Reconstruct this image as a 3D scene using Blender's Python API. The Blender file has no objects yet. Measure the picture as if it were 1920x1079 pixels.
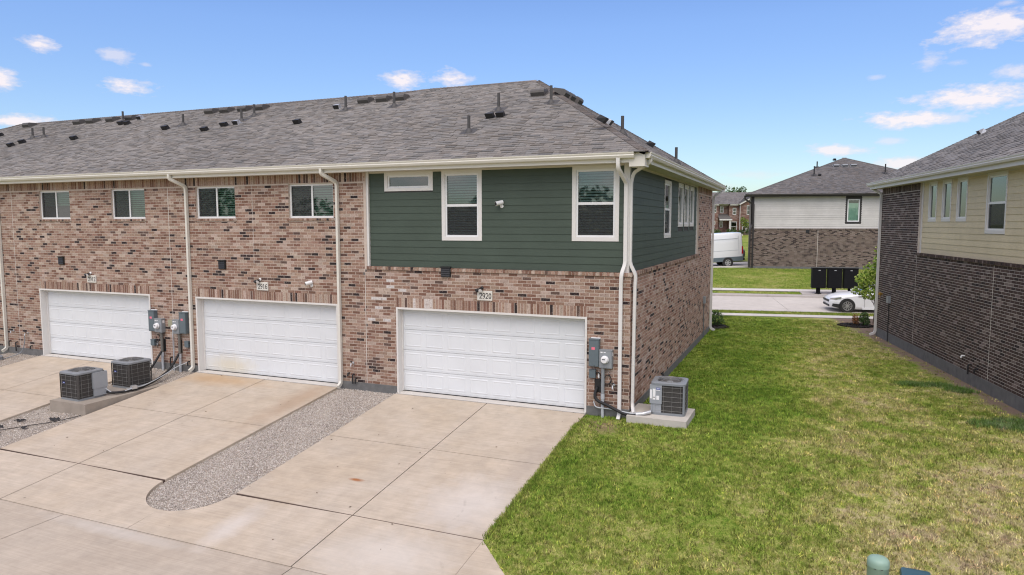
import bpy, math, random
import numpy as np
from mathutils import Vector, Matrix

# ------------------------------------------------------------------ camera, sky, sun, exposure
scene = bpy.context.scene
COL = scene.collection
random.seed(7)
rng = np.random.default_rng(11)
R = math.radians

cam_d = bpy.data.cameras.new("camera")
cam = bpy.data.objects.new("camera", cam_d)
COL.objects.link(cam)
cam_d.sensor_width = 36.0
cam_d.lens = 1319.72 / 1920 * 36
cam_d.clip_start = 0.05
cam_d.clip_end = 3000
_r = Vector((0.922912, 0.385011, -0.000651)); _u = Vector((-0.034282, 0.083862, 0.995887)); _f = Vector((-0.383482, 0.919094, -0.090596))
CAM = Vector((3.52963, -15.22501, 4.30275))
cam.matrix_world = Matrix(((_r.x, _u.x, -_f.x, CAM.x), (_r.y, _u.y, -_f.y, CAM.y), (_r.z, _u.z, -_f.z, CAM.z), (0, 0, 0, 1)))
scene.camera = cam

SUN_EL, SUN_AZ = 58.0, 168.0        # azimuth clockwise from +Y
world = bpy.data.worlds.new("World")
scene.world = world
world.use_nodes = True
wn, wl = world.node_tree.nodes, world.node_tree.links
wn.clear()
def wnode(t, **k):
    n = wn.new(t)
    for a, b in k.items(): setattr(n, a, b)
    return n
def wmath(op, a, b=None, clamp=False):
    n = wnode('ShaderNodeMath', operation=op, use_clamp=clamp)
    for i, s in enumerate((a, b)):
        if s is None: continue
        if isinstance(s, (int, float)): n.inputs[i].default_value = s
        else: wl.new(s, n.inputs[i])
    return n.outputs[0]
sky = wnode('ShaderNodeTexSky', sky_type='NISHITA', sun_disc=False, sun_elevation=R(SUN_EL), sun_rotation=R(SUN_AZ),
            altitude=120.0, air_density=1.0, dust_density=0.6, ozone_density=1.4)
SKY_STRENGTH = 0.15
tc = wnode('ShaderNodeTexCoord')
sep = wnode('ShaderNodeSeparateXYZ'); wl.new(tc.outputs['Generated'], sep.inputs[0])
az = wmath('ARCTAN2', sep.outputs[0], sep.outputs[1])
el = wmath('ARCSINE', sep.outputs[2])
ae = wnode('ShaderNodeCombineXYZ'); wl.new(az, ae.inputs[0]); wl.new(el, ae.inputs[1])
def wnoise(scale, detail, rough, vec=None, dist=0.0):
    n = wnode('ShaderNodeTexNoise'); n.inputs['Scale'].default_value = scale; n.inputs['Detail'].default_value = detail
    n.inputs['Roughness'].default_value = rough; n.inputs['Distortion'].default_value = dist
    wl.new(vec or ae.outputs[0], n.inputs['Vector']); return n.outputs['Fac']
stretch = wnode('ShaderNodeVectorMath', operation='MULTIPLY'); wl.new(ae.outputs[0], stretch.inputs[0]); stretch.inputs[1].default_value = (0.6, 1.35, 1)
nA = wnoise(46, 8, 0.62, stretch.outputs[0])
nB = wnoise(150, 5, 0.6, stretch.outputs[0])
nn_ = wmath('ADD', wmath('MULTIPLY', wmath('SUBTRACT', nA, 0.5), 2.3), wmath('MULTIPLY', wmath('SUBTRACT', nB, 0.5), 0.9))
CLOUDS = [(-0.976, 0.2041, 0.0167, 0.0075, 1), (-1.0119, 0.1612, 0.018, 0.0116, 1), (-0.8965, 0.2017, 0.0172, 0.0085, 0.6), (-0.864, 0.1933, 0.0077, 0.0031, 0.4), (-0.8855, 0.1665, 0.0281, 0.0081, 1), (-0.996, 0.1164, 0.0321, 0.0078, 1), (-0.5422, 0.195, 0.0306, 0.0103, 1), (-0.4764, 0.1985, 0.0251, 0.0097, 1), (0.1849, 0.2213, 0.0498, 0.0171, 1), (0.1307, 0.1905, 0.0153, 0.0084, 0.55), (0.1585, 0.1863, 0.0117, 0.0042, 0.35), (0.2138, 0.1694, 0.0167, 0.0081, 0.7), (0.1759, 0.1451, 0.0596, 0.0144, 1), (0.1085, 0.126, 0.0542, 0.0095, 1), (0.0302, 0.0927, 0.0378, 0.0073, 0.9), (0.0912, 0.1009, 0.0162, 0.0045, 0.5), (-0.0697, 0.0644, 0.0398, 0.0049, 0.3), (0.1051, 0.0725, 0.0284, 0.0084, 0.9), (0.2048, 0.2446, 0.0109, 0.0033, 0.5), (0.0715, 0.1773, 0.0094, 0.0031, 0.4), (-0.1137, 0.0482, 0.0275, 0.0057, 0.25), (0.1584, 0.1229, 0.0139, 0.0074, 0.6)]
dens = None; low = None
for (ca, ce, ra, re, am) in CLOUDS:
    sb = wnode('ShaderNodeVectorMath', operation='SUBTRACT'); wl.new(ae.outputs[0], sb.inputs[0]); sb.inputs[1].default_value = (ca, ce, 0)
    ml = wnode('ShaderNodeVectorMath', operation='MULTIPLY'); wl.new(sb.outputs[0], ml.inputs[0]); ml.inputs[1].default_value = (0.80 / ra, 0.80 / re, 0)
    ln = wnode('ShaderNodeVectorMath', operation='LENGTH'); wl.new(ml.outputs[0], ln.inputs[0])
    d = wmath('ADD', wmath('SUBTRACT', 1.0, ln.outputs['Value']), nn_)
    d = wmath('MULTIPLY', wmath('MULTIPLY', d, 1.35, True), am)
    dens = d if dens is None else wmath('MAXIMUM', dens, d)
# heavy unseen cloud cover, added outside the view for softer, more neutral fill light
gen = wnode('ShaderNodeVectorMath', operation='MULTIPLY'); wl.new(tc.outputs['Generated'], gen.inputs[0]); gen.inputs[1].default_value = (1, 1, 2.2)
nC = wnoise(4.2, 9, 0.6, gen.outputs[0])
away = wmath('MAXIMUM', wmath('MULTIPLY', wmath('SUBTRACT', wmath('ABSOLUTE', wmath('SUBTRACT', az, -0.40)), 0.75), 6.0, True),
             wmath('MULTIPLY', wmath('SUBTRACT', el, 0.36), 7.0, True))
fill_cloud = wmath('MULTIPLY', wmath('MULTIPLY', wmath('SUBTRACT', nC, 0.40), 6.0, True), away)
dens = wmath('MAXIMUM', dens, wmath('MULTIPLY', fill_cloud, 0.95))
# thin pale veil: paler towards the horizon
hs = wnode('ShaderNodeHueSaturation'); wl.new(sky.outputs[0], hs.inputs['Color']); hs.inputs['Hue'].default_value = 0.513; hs.inputs['Saturation'].default_value = 1.2; hs.inputs['Value'].default_value = 1.0
hz = wnode('ShaderNodeMapRange'); wl.new(el, hz.inputs[0]); hz.inputs[1].default_value = 0.0; hz.inputs[2].default_value = 0.26; hz.inputs[3].default_value = 0.0; hz.inputs[4].default_value = 1.0
hm = wnode('ShaderNodeMix', data_type='RGBA', blend_type='MULTIPLY'); hm.inputs['Factor'].default_value = 1.0; wl.new(hs.outputs[0], hm.inputs['A']); hzc = wnode('ShaderNodeMix', data_type='RGBA'); wl.new(hz.outputs[0], hzc.inputs['Factor']); hzc.inputs['A'].default_value = (0.60, 0.65, 0.71, 1); hzc.inputs['B'].default_value = (1, 1, 1, 1); wl.new(hzc.outputs['Result'], hm.inputs['B'])
cloudc = wnode('ShaderNodeMix', data_type='RGBA'); cloudc.inputs['A'].default_value = (4.45, 4.1, 4.4, 1); cloudc.inputs['B'].default_value = (5.45, 4.95, 4.98, 1)
wl.new(wmath('MULTIPLY', dens, 1.0, True), cloudc.inputs['Factor'])
mixc = wnode('ShaderNodeMix', data_type='RGBA'); wl.new(wmath('MULTIPLY', dens, 0.88, True), mixc.inputs['Factor'])
wl.new(hm.outputs['Result'], mixc.inputs['A'])
# clouds towards the sun are brighter
dt = wnode('ShaderNodeVectorMath', operation='DOT_PRODUCT'); wl.new(tc.outputs['Generated'], dt.inputs[0])
dt.inputs[1].default_value = (math.sin(R(SUN_AZ)) * math.cos(R(SUN_EL)), math.cos(R(SUN_AZ)) * math.cos(R(SUN_EL)), math.sin(R(SUN_EL)))
fw = wmath('ADD', 1.0, wmath('MULTIPLY', wmath('MAXIMUM', dt.outputs['Value'], 0.0), 0.9))
cb = wnode('ShaderNodeMix', data_type='RGBA', blend_type='MULTIPLY'); cb.inputs['Factor'].default_value = 1.0; wl.new(cloudc.outputs['Result'], cb.inputs['A']); wl.new(fw, cb.inputs['B'])
wl.new(cb.outputs['Result'], mixc.inputs['B'])
bg = wnode('ShaderNodeBackground'); bg.inputs['Strength'].default_value = SKY_STRENGTH
wl.new(mixc.outputs['Result'], bg.inputs['Color'])
wo = wnode('ShaderNodeOutputWorld'); wl.new(bg.outputs[0], wo.inputs['Surface'])

sun_d = bpy.data.lights.new("sun", 'SUN'); sun_d.energy = 2.0; sun_d.angle = R(58); sun_d.color = (1.0, 0.915, 0.80)
sun = bpy.data.objects.new("sun", sun_d); COL.objects.link(sun)
_sd = Vector((math.sin(R(SUN_AZ)) * math.cos(R(SUN_EL)), math.cos(R(SUN_AZ)) * math.cos(R(SUN_EL)), math.sin(R(SUN_EL))))
sun.rotation_euler = _sd.to_track_quat('Z', 'Y').to_euler(); sun.location = _sd * 60

scene.cycles.use_denoising = True; scene.cycles.denoising_input_passes = 'RGB_ALBEDO_NORMAL'; scene.cycles.denoising_prefilter = 'ACCURATE'; scene.cycles.filter_width = 1.15
vs = scene.view_settings
vs.view_transform = 'Standard'; vs.look = 'None'; vs.gamma = 1.0; vs.exposure = 0.33; vs.use_curve_mapping = False

# ------------------------------------------------------------------ helpers
class MB:
    """collects faces (with a material slot and a tint each) and links them as ONE mesh object"""
    def __init__(s): s.v = []; s.f = []; s.t = []; s.m = []; s.fr = None
    def pt(s, p):
        if s.fr is not None:
            O, U, V, N = s.fr
            p = O + U * p[0] + V * p[1] + N * p[2]
        s.v.append((p[0], p[1], p[2])); return len(s.v) - 1
    def face(s, pts, m=0, t=(1, 1, 1)):
        s.f.append([s.pt(p) for p in pts]); s.m.append(m); s.t.append(t)
    def box(s, x0, x1, y0, y1, z0, z1, m=0, t=(1, 1, 1)):
        i = [s.pt(p) for p in ((x0, y0, z0), (x1, y0, z0), (x1, y1, z0), (x0, y1, z0), (x0, y0, z1), (x1, y0, z1), (x1, y1, z1), (x0, y1, z1))]
        for q in ((0, 3, 2, 1), (4, 5, 6, 7), (0, 1, 5, 4), (1, 2, 6, 5), (2, 3, 7, 6), (3, 0, 4, 7)):
            s.f.append([i[k] for k in q]); s.m.append(m); s.t.append(t)
    def prism(s, poly, axis, a, b, m=0, t=(1, 1, 1)):
        def P(q, w):
            return {'x': (w, q[0], q[1]), 'y': (q[0], w, q[1]), 'z': (q[0], q[1], w)}[axis]
        A = [s.pt(P(q, a)) for q in poly]; B = [s.pt(P(q, b)) for q in poly]; n = len(poly)
        for k in range(n):
            s.f.append([A[k], A[(k + 1) % n], B[(k + 1) % n], B[k]]); s.m.append(m); s.t.append(t)
        s.f.append(A[::-1]); s.m.append(m); s.t.append(t); s.f.append(B); s.m.append(m); s.t.append(t)
    def tube(s, path, r, n=8, m=0, rect=None, t=(1, 1, 1), r1=None, up=None):
        path = [Vector(p) for p in path]; rings = []
        N = len(path); up0 = Vector(up) if up else None
        for k, p in enumerate(path):
            d = (path[min(k + 1, N - 1)] - path[max(k - 1, 0)]).normalized()
            if up0 is None:
                up0 = Vector((0, 0, 1)) if abs(d.z) < 0.9 else Vector((1, 0, 0))
            a = d.cross(up0).normalized(); b = a.cross(d).normalized()
            if not up: up0 = b
            if 0 < k < N - 1:
                d1 = (p - path[k - 1]).normalized(); d2 = (path[k + 1] - p).normalized()
                sc = 1 / max(0.5, math.cos(d1.angle(d2, 0) / 2))
            else: sc = 1
            ring = []
            if rect:
                for (i, j) in ((-1, -1), (1, -1), (1, 1), (-1, 1)): ring.append(s.pt(p + a * i * rect[0] / 2 + b * j * rect[1] / 2))
            else:
                rr = r if r1 is None else r + (r1 - r) * k / max(1, N - 1)
                for i in range(n):
                    th = 2 * math.pi * i / n; ring.append(s.pt(p + a * math.cos(th) * rr + b * math.sin(th) * rr))
            rings.append(ring)
        k_ = len(rings[0])
        for A, B in zip(rings, rings[1:]):
            for i in range(k_):
                s.f.append([A[i], A[(i + 1) % k_], B[(i + 1) % k_], B[i]]); s.m.append(m); s.t.append(t)
        s.f.append(rings[0][::-1]); s.m.append(m); s.t.append(t); s.f.append(rings[-1]); s.m.append(m); s.t.append(t)
    def lathe(s, prof, n=16, c=(0, 0, 0), axis='z', m=0, t=(1, 1, 1), caps=True):
        rings = []
        for (r, h) in prof:
            ring = []
            for i in range(n):
                a = 2 * math.pi * i / n; x, y = r * math.cos(a), r * math.sin(a)
                q = {'z': (x, y, h), 'y': (x, h, y), 'x': (h, x, y)}[axis]
                ring.append(s.pt((c[0] + q[0], c[1] + q[1], c[2] + q[2])))
            rings.append(ring)
        for A, B in zip(rings, rings[1:]):
            for i in range(n):
                s.f.append([A[i], A[(i + 1) % n], B[(i + 1) % n], B[i]]); s.m.append(m); s.t.append(t)
        if caps: s.f.append(rings[0][::-1]); s.m.append(m); s.t.append(t); s.f.append(rings[-1]); s.m.append(m); s.t.append(t)
    def mesh(s, name, mats, smooth=False):
        me = bpy.data.meshes.new(name)
        me.from_pydata(s.v, [], s.f)
        if not isinstance(mats, (list, tuple)): mats = [mats]
        for q in mats: me.materials.append(q)
        n = len(s.f)
        me.polygons.foreach_set('material_index', s.m)
        if any(t != (1, 1, 1) for t in s.t):
            at = me.attributes.new('tint', 'FLOAT_COLOR', 'FACE')
            a = np.ones((n, 4), np.float32); a[:, :3] = np.array(s.t, np.float32); at.data.foreach_set('color', a.ravel())
        if smooth: me.polygons.foreach_set('use_smooth', [True] * n)
        me.update(); return me
    def build(s, name, mats, parent=None, loc=None, smooth=False, kind=None):
        return link(name, s.mesh(name, mats, smooth), parent, loc, kind)

def link(name, me, parent=None, loc=None, kind=None, rot=None):
    o = bpy.data.objects.new(name, me); COL.objects.link(o)
    if parent is not None: o.parent = parent
    if loc is not None: o.location = loc
    if rot is not None: o.rotation_euler = rot
    if kind: o['kind'] = kind
    return o
def smooth_by_angle(o, deg=35):
    me = o.data; me.polygons.foreach_set('use_smooth', [True] * len(me.polygons))
    try: me.set_sharp_from_angle(angle=R(deg))
    except Exception: pass
def tag(o, label, cat, group=None):
    o['label'] = label; o['category'] = cat
    if group: o['group'] = group
    return o
def empty(name, loc, rz=0, label=None, cat=None, group=None, kind=None):
    o = bpy.data.objects.new(name, None); COL.objects.link(o); o.location = loc; o.rotation_euler = (0, 0, rz)
    o.empty_display_size = 0.2
    if label: tag(o, label, cat, group)
    if kind: o['kind'] = kind
    return o
KIDS = {}
def copy_tree(o, parent=None):
    c = o.copy(); COL.objects.link(c)
    if parent is not None: c.parent = parent
    for ch in o.children: copy_tree(ch, c)
    return c
def raw_mesh(name, V, F, mats, tints=None, mi=None):
    """V (n,3), F (m,k) numpy; fast path"""
    me = bpy.data.meshes.new(name); n, m, k = len(V), len(F), F.shape[1]
    me.vertices.add(n); me.vertices.foreach_set('co', np.asarray(V, np.float32).ravel())
    me.loops.add(m * k); me.loops.foreach_set('vertex_index', np.asarray(F, np.int32).ravel())
    me.polygons.add(m); me.polygons.foreach_set('loop_start', np.arange(0, m * k, k, dtype=np.int32))
    me.polygons.foreach_set('loop_total', np.full(m, k, np.int32))
    if not isinstance(mats, (list, tuple)): mats = [mats]
    for q in mats: me.materials.append(q)
    if mi is not None: me.polygons.foreach_set('material_index', np.asarray(mi, np.int32))
    if tints is not None:
        at = me.attributes.new('tint', 'FLOAT_COLOR', 'FACE')
        a = np.ones((m, 4), np.float32); a[:, :3] = tints; at.data.foreach_set('color', a.ravel())
    me.polygons.foreach_set('use_smooth', np.zeros(m, bool)); me.update(calc_edges=True); return me

# ------------------------------------------------------------------ materials
MATS = {}
class NT:
    def __init__(s, name):
        s.m = bpy.data.materials.new(name); s.m.use_nodes = True; s.t = s.m.node_tree; s.n = s.t.nodes; s.l = s.t.links
        s.b = s.n['Principled BSDF']; s.out = s.n['Material Output']; MATS[name] = s.m
    def new(s, t, **k):
        n = s.n.new(t)
        for a, b in k.items(): setattr(n, a, b)
        return n
    def put(s, sock, v):
        if isinstance(v, (int, float)): sock.default_value = v
        elif isinstance(v, (tuple, list)): sock.default_value = tuple(v) + ((1,) if len(v) == 3 and sock.type == 'RGBA' else ())
        else: s.l.new(v, sock)
    def math(s, op, a, b=0.0, clamp=False):
        n = s.new('ShaderNodeMath', operation=op, use_clamp=clamp); s.put(n.inputs[0], a); s.put(n.inputs[1], b); return n.outputs[0]
    def obj(s):
        return s.new('ShaderNodeTexCoord').outputs['Object']
    def geo(s):
        return s.new('ShaderNodeNewGeometry').outputs['Position']
    def scaled(s, vec, sc):
        n = s.new('ShaderNodeVectorMath', operation='MULTIPLY'); s.l.new(vec, n.inputs[0]); n.inputs[1].default_value = sc; return n.outputs[0]
    def noise(s, scale, detail=4, rough=0.55, vec=None, dist=0.0):
        n = s.new('ShaderNodeTexNoise'); n.inputs['Scale'].default_value = scale; n.inputs['Detail'].default_value = detail
        n.inputs['Roughness'].default_value = rough; n.inputs['Distortion'].default_value = dist
        s.l.new(vec if vec is not None else s.geo(), n.inputs['Vector']); return n.outputs['Fac']
    def ramp(s, fac, stops):
        n = s.new('ShaderNodeValToRGB'); e = n.color_ramp.elements
        while len(e) < len(stops): e.new(0.5)
        for q, (p, c) in zip(e, stops):
            q.position = p; q.color = (c, c, c, 1) if isinstance(c, (int, float)) else tuple(c) + (1,)
        s.put(n.inputs[0], fac); return n.outputs[0]
    def rng(s, fac, a, b, c=0.0, d=1.0):
        n = s.new('ShaderNodeMapRange'); s.put(n.inputs[0], fac)
        for i, q in enumerate((a, b, c, d)): s.put(n.inputs[1 + i], q)
        return n.outputs[0]
    def mix(s, f, a, b, mode='MIX'):
        n = s.new('ShaderNodeMix', data_type='RGBA', blend_type=mode); s.put(n.inputs['Factor'], f); s.put(n.inputs['A'], a); s.put(n.inputs['B'], b); return n.outputs['Result']
    def bump(s, h, strength=0.3, dist=0.01):
        n = s.new('ShaderNodeBump'); n.inputs['Strength'].default_value = strength; n.inputs['Distance'].default_value = dist
        s.l.new(h, n.inputs['Height']); s.l.new(n.outputs[0], s.b.inputs['Normal'])
    def tint(s):
        return s.new('ShaderNodeAttribute', attribute_name='tint').outputs['Color']
    def set(s, color=None, rough=0.7, metal=0.0, spec=None):
        if color is not None: s.put(s.b.inputs['Base Color'], color)
        s.put(s.b.inputs['Roughness'], rough); s.put(s.b.inputs['Metallic'], metal)
        if spec is not None: s.b.inputs['Specular IOR Level'].default_value = spec
        return s.m

def plain(name, c, rough=0.6, metal=0.0, var=0.12, scale=6.0, bump=0.0, bs=60.0, spec=None):
    s = NT(name); f = s.noise(scale, 5, 0.6)
    g = s.rng(f, 0.25, 0.75, 1 - var, 1 + var)
    col = s.mix(1.0, c, g, 'MULTIPLY')
    if bump: s.bump(s.noise(bs, 4), bump, 0.004)
    return s.set(col, rough, metal, spec)

def tinted(name, rough=0.85, spots=(), bump=0.4, bs=90.0, var=0.25, spec=0.25):
    """colour comes from the piece's own tint, with mottling"""
    s = NT(name); t = s.tint()
    f1 = s.noise(26, 3, 0.7); f2 = s.noise(bs, 3, 0.6)
    c = s.mix(1.0, t, s.rng(f1, 0.3, 0.7, 1 - var, 1 + var), 'MULTIPLY')
    for (sc, lo, hi, colr, amt) in spots:
        c = s.mix(s.math('MULTIPLY', s.rng(s.noise(sc, 3, 0.6), lo, hi), amt), c, colr)
    if bump: s.bump(f2, bump, 0.004)
    return s.set(c, rough, 0, spec)

def concrete(name, base, warm, amt=1.0, broom=None, extra=None, rough=0.85):
    s = NT(name); p = s.geo()
    big = s.noise(0.55, 6, 0.62, p, 0.6); mid = s.noise(3.1, 6, 0.65, p); fine = s.noise(140, 3, 0.7, p)
    c = s.mix(s.rng(big, 0.32, 0.68), base, warm)
    c = s.mix(1.0, c, s.rng(mid, 0.3, 0.7, 1 - 0.10 * amt, 1 + 0.08 * amt), 'MULTIPLY')
    c = s.mix(1.0, c, s.rng(fine, 0.25, 0.75, 0.93, 1.06), 'MULTIPLY')
    if broom:
        br = s.noise(1.0, 5, 0.7, s.scaled(p, broom)); c = s.mix(1.0, c, s.rng(br, 0.3, 0.7, 0.90, 1.08), 'MULTIPLY')
    if extra: c = extra(s, p, c)
    s.bump(fine, 0.18, 0.003)
    return s.set(c, rough, 0, 0.25)
# ---- named materials
M = {}
M['brick'] = tinted('pink tan brick', 0.9, ((15, 0.56, 0.66, (0.155, 0.078, 0.055), 0.62), (19, 0.60, 0.70, (0.48, 0.385, 0.33), 0.55), (60, 0.62, 0.72, (0.09, 0.055, 0.045), 0.5)), 0.6, 70)
M['dark_brick'] = tinted('dark purple brown brick', 0.9, ((14, 0.60, 0.70, (0.12, 0.095, 0.09), 0.5), (60, 0.58, 0.74, (0.16, 0.13, 0.125), 0.35)), 0.6, 70)
M['grey_brick'] = tinted('grey brown brick', 0.9, (), 0.4, 70)
M['mortar'] = plain('sandy mortar', (0.50, 0.42, 0.355), 0.95, 0, 0.12, 9, 0.3)
M['mortar_light'] = plain('pale grey mortar', (0.52, 0.465, 0.42), 0.95, 0, 0.2, 9, 0.3)
M['mortar_grey'] = plain('grey mortar', (0.22, 0.185, 0.16), 0.95, 0, 0.15, 9)
M['shingle'] = tinted('weathered asphalt shingle', 0.95, ((9, 0.60, 0.80, (0.17, 0.125, 0.105), 0.35),), 0.5, 260, 0.16, 0.15)
M['underlay'] = plain('dark roofing felt', (0.05, 0.047, 0.045), 0.95)
M['foundation'] = plain('grey foundation concrete', (0.135, 0.135, 0.132), 0.9, 0, 0.25, 5, 0.3, 40)
M['white_trim'] = plain('white painted trim', (0.64, 0.625, 0.595), 0.5, 0, 0.03, 4)
M['cream_trim'] = plain('cream gutter paint', (0.63, 0.61, 0.545), 0.42, 0, 0.04, 3)
M['soffit'] = plain('beige soffit paint', (0.56, 0.53, 0.455), 0.7, 0, 0.05, 3)
M['vinyl'] = plain('white vinyl window frame', (0.70, 0.705, 0.70), 0.35, 0, 0.02, 4)
def siding_mat(name, c):
    s = NT(name); p = s.geo()
    g = s.noise(1.0, 6, 0.7, s.scaled(p, (7, 7, 90))); b = s.noise(1.3, 4, 0.6, p)
    col = s.mix(1.0, c, s.rng(g, 0.3, 0.7, 0.90, 1.10), 'MULTIPLY'); col = s.mix(1.0, col, s.rng(b, 0.3, 0.7, 0.93, 1.07), 'MULTIPLY')
    t = s.tint(); col = s.mix(1.0, col, t, 'MULTIPLY')
    s.bump(g, 0.25, 0.004); return s.set(col, 0.62, 0, 0.3)
M['green_siding'] = siding_mat('dark green siding paint', (0.056, 0.077, 0.059))
M['yellow_siding'] = siding_mat('pale yellow siding paint', (0.60, 0.52, 0.345))
M['white_siding'] = siding_mat('off white siding paint', (0.52, 0.505, 0.48))
M['dark_trim'] = plain('dark brown trim paint', (0.022, 0.019, 0.017), 0.5)
M['black'] = plain('black plastic', (0.012, 0.012, 0.013), 0.5)
M['black_metal'] = plain('black powder coated steel', (0.006, 0.0065, 0.0075), 0.65, 0, 0.12, 6, 0, 60, 0.15)
M['pipe_grey'] = plain('dark grey vent pipe', (0.055, 0.052, 0.05), 0.6)
M['vent_brown'] = plain('weathered brown vent metal', (0.10, 0.092, 0.085), 0.55, 0.2)
M['galv'] = plain('galvanised steel', (0.52, 0.53, 0.54), 0.38, 0.6, 0.12, 20)
M['cabinet_grey'] = plain('grey condenser cabinet paint', (0.20, 0.215, 0.23), 0.5, 0, 0.05)
M['cabinet_light'] = plain('light grey condenser panel paint', (0.28, 0.30, 0.32), 0.5, 0, 0.05)
M['coil'] = plain('dark condenser coil', (0.060, 0.056, 0.052), 0.7, 0.2, 0.3, 30)
M['wire'] = plain('grey wire guard', (0.20, 0.195, 0.185), 0.5, 0.3)
M['panel_grey'] = plain('slate grey electrical enclosure', (0.105, 0.135, 0.15), 0.5, 0, 0.06)
M['meter_grey'] = plain('light grey meter enclosure', (0.25, 0.27, 0.285), 0.45, 0.1, 0.06)
M['pvc'] = plain('pale grey conduit', (0.42, 0.44, 0.46), 0.5)
M['conduit_dark'] = plain('weathered brown grey conduit', (0.13, 0.125, 0.11), 0.6)
M['rubber'] = plain('black rubber insulation', (0.013, 0.013, 0.014), 0.7, 0, 0.3, 30)
M['pink'] = plain('pink sticker', (0.72, 0.16, 0.22), 0.6)
M['paper'] = plain('white paper label', (0.74, 0.74, 0.74), 0.6)
M['badge'] = plain('blue maker badge', (0.02, 0.06, 0.33), 0.4)
M['tan_plastic'] = plain('tan plastic box', (0.30, 0.29, 0.20), 0.55)
M['brass'] = plain('brass', (0.55, 0.33, 0.08), 0.35, 0.8)
M['plaque'] = plain('cream address stone', (0.63, 0.61, 0.55), 0.8, 0, 0.06, 30)
M['ink'] = plain('black paint', (0.015, 0.015, 0.015), 0.6)
M['caulk'] = plain('pale caulk', (0.58, 0.54, 0.49), 0.8)
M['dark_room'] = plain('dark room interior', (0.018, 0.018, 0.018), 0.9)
M['blind'] = plain('pale blind slat', (0.31, 0.40, 0.345), 0.6, 0, 0.04)  # the greenish light on these slats is put into their colour
M['dim_blind'] = plain('grey blind slat', (0.34, 0.38, 0.40), 0.6, 0, 0.04)
M['rubber_tyre'] = plain('tyre rubber', (0.018, 0.018, 0.018), 0.8)
M['alloy'] = plain('silver alloy', (0.55, 0.55, 0.55), 0.3, 0.8)
M['mulch'] = tinted('dark mulch chips', 0.95, (), 0.3, 90)
M['leaf'] = tinted('leaf', 0.6, (), 0, 50, 0.2, 0.3)
M['bark'] = plain('grey brown bark', (0.13, 0.10, 0.075), 0.9, 0, 0.3, 20, 0.5, 40)
M['curtain'] = plain('pale curtain', (0.75, 0.88, 0.78), 0.8, 0, 0.05)
M['teal'] = plain('pale green pedestal plastic', (0.24, 0.36, 0.29), 0.45, 0, 0.06)
M['navy'] = plain('dark teal lid plastic', (0.022, 0.075, 0.10), 0.3, 0, 0.06)
M['fabric_black'] = plain('torn weed fabric', (0.02, 0.02, 0.021), 0.9, 0, 0.3, 20)
M['joint_brown'] = plain('brown joint filler', (0.085, 0.055, 0.042), 0.9, 0, 0.3, 10)
M['joint_dark'] = plain('dark slab base', (0.06, 0.055, 0.05), 0.95, 0, 0.3, 8)  # dark bed and filler in the joints between slabs
M['gravel'] = tinted('pale gravel', 0.9, (), 0.3, 120, 0.2)
M['red_lamp'] = plain('red lamp lens', (0.38, 0.015, 0.012), 0.25)
def gloss_paint(name, c, coat=0.6):
    s = NT(name); s.b.inputs['Coat Weight'].default_value = coat; s.b.inputs['Coat Roughness'].default_value = 0.06
    return s.set(c, 0.35, 0)
M['car_white'] = gloss_paint('white car paint', (0.72, 0.73, 0.74))
M['car_grey'] = gloss_paint('grey car paint', (0.09, 0.095, 0.105))
def glass(name, refl, tint, rough=0.02):
    s = NT(name); s.n.remove(s.b)
    tr = s.new('ShaderNodeBsdfTransparent'); tr.inputs[0].default_value = tuple(tint) + (1,)
    gl = s.new('ShaderNodeBsdfGlossy'); gl.inputs['Roughness'].default_value = rough; gl.inputs['Color'].default_value = (0.95, 1, 0.98, 1)
    lw = s.new('ShaderNodeFresnel'); lw.inputs['IOR'].default_value = 1.5
    f = s.math('ADD', s.math('MULTIPLY', lw.outputs[0], 0.85), refl, True)
    mx = s.new('ShaderNodeMixShader'); s.l.new(f, mx.inputs[0]); s.l.new(tr.outputs[0], mx.inputs[1]); s.l.new(gl.outputs[0], mx.inputs[2])
    s.l.new(mx.outputs[0], s.out.inputs['Surface']); return s.m
M['glass'] = glass('window glass', 0.085, (0.60, 0.72, 0.66))
M['car_glass'] = glass('tinted car glass', 0.10, (0.12, 0.13, 0.13))
def screen_mat():
    s = NT('insect screen mesh'); s.set((0.03, 0.032, 0.033), 0.8)
    tr = s.new('ShaderNodeBsdfTransparent'); mx = s.new('ShaderNodeMixShader'); mx.inputs[0].default_value = 0.55
    s.l.new(tr.outputs[0], mx.inputs[1]); s.l.new(s.b.outputs[0], mx.inputs[2]); s.l.new(mx.outputs[0], s.out.inputs['Surface']); return s.m
M['screen'] = screen_mat()

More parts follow.
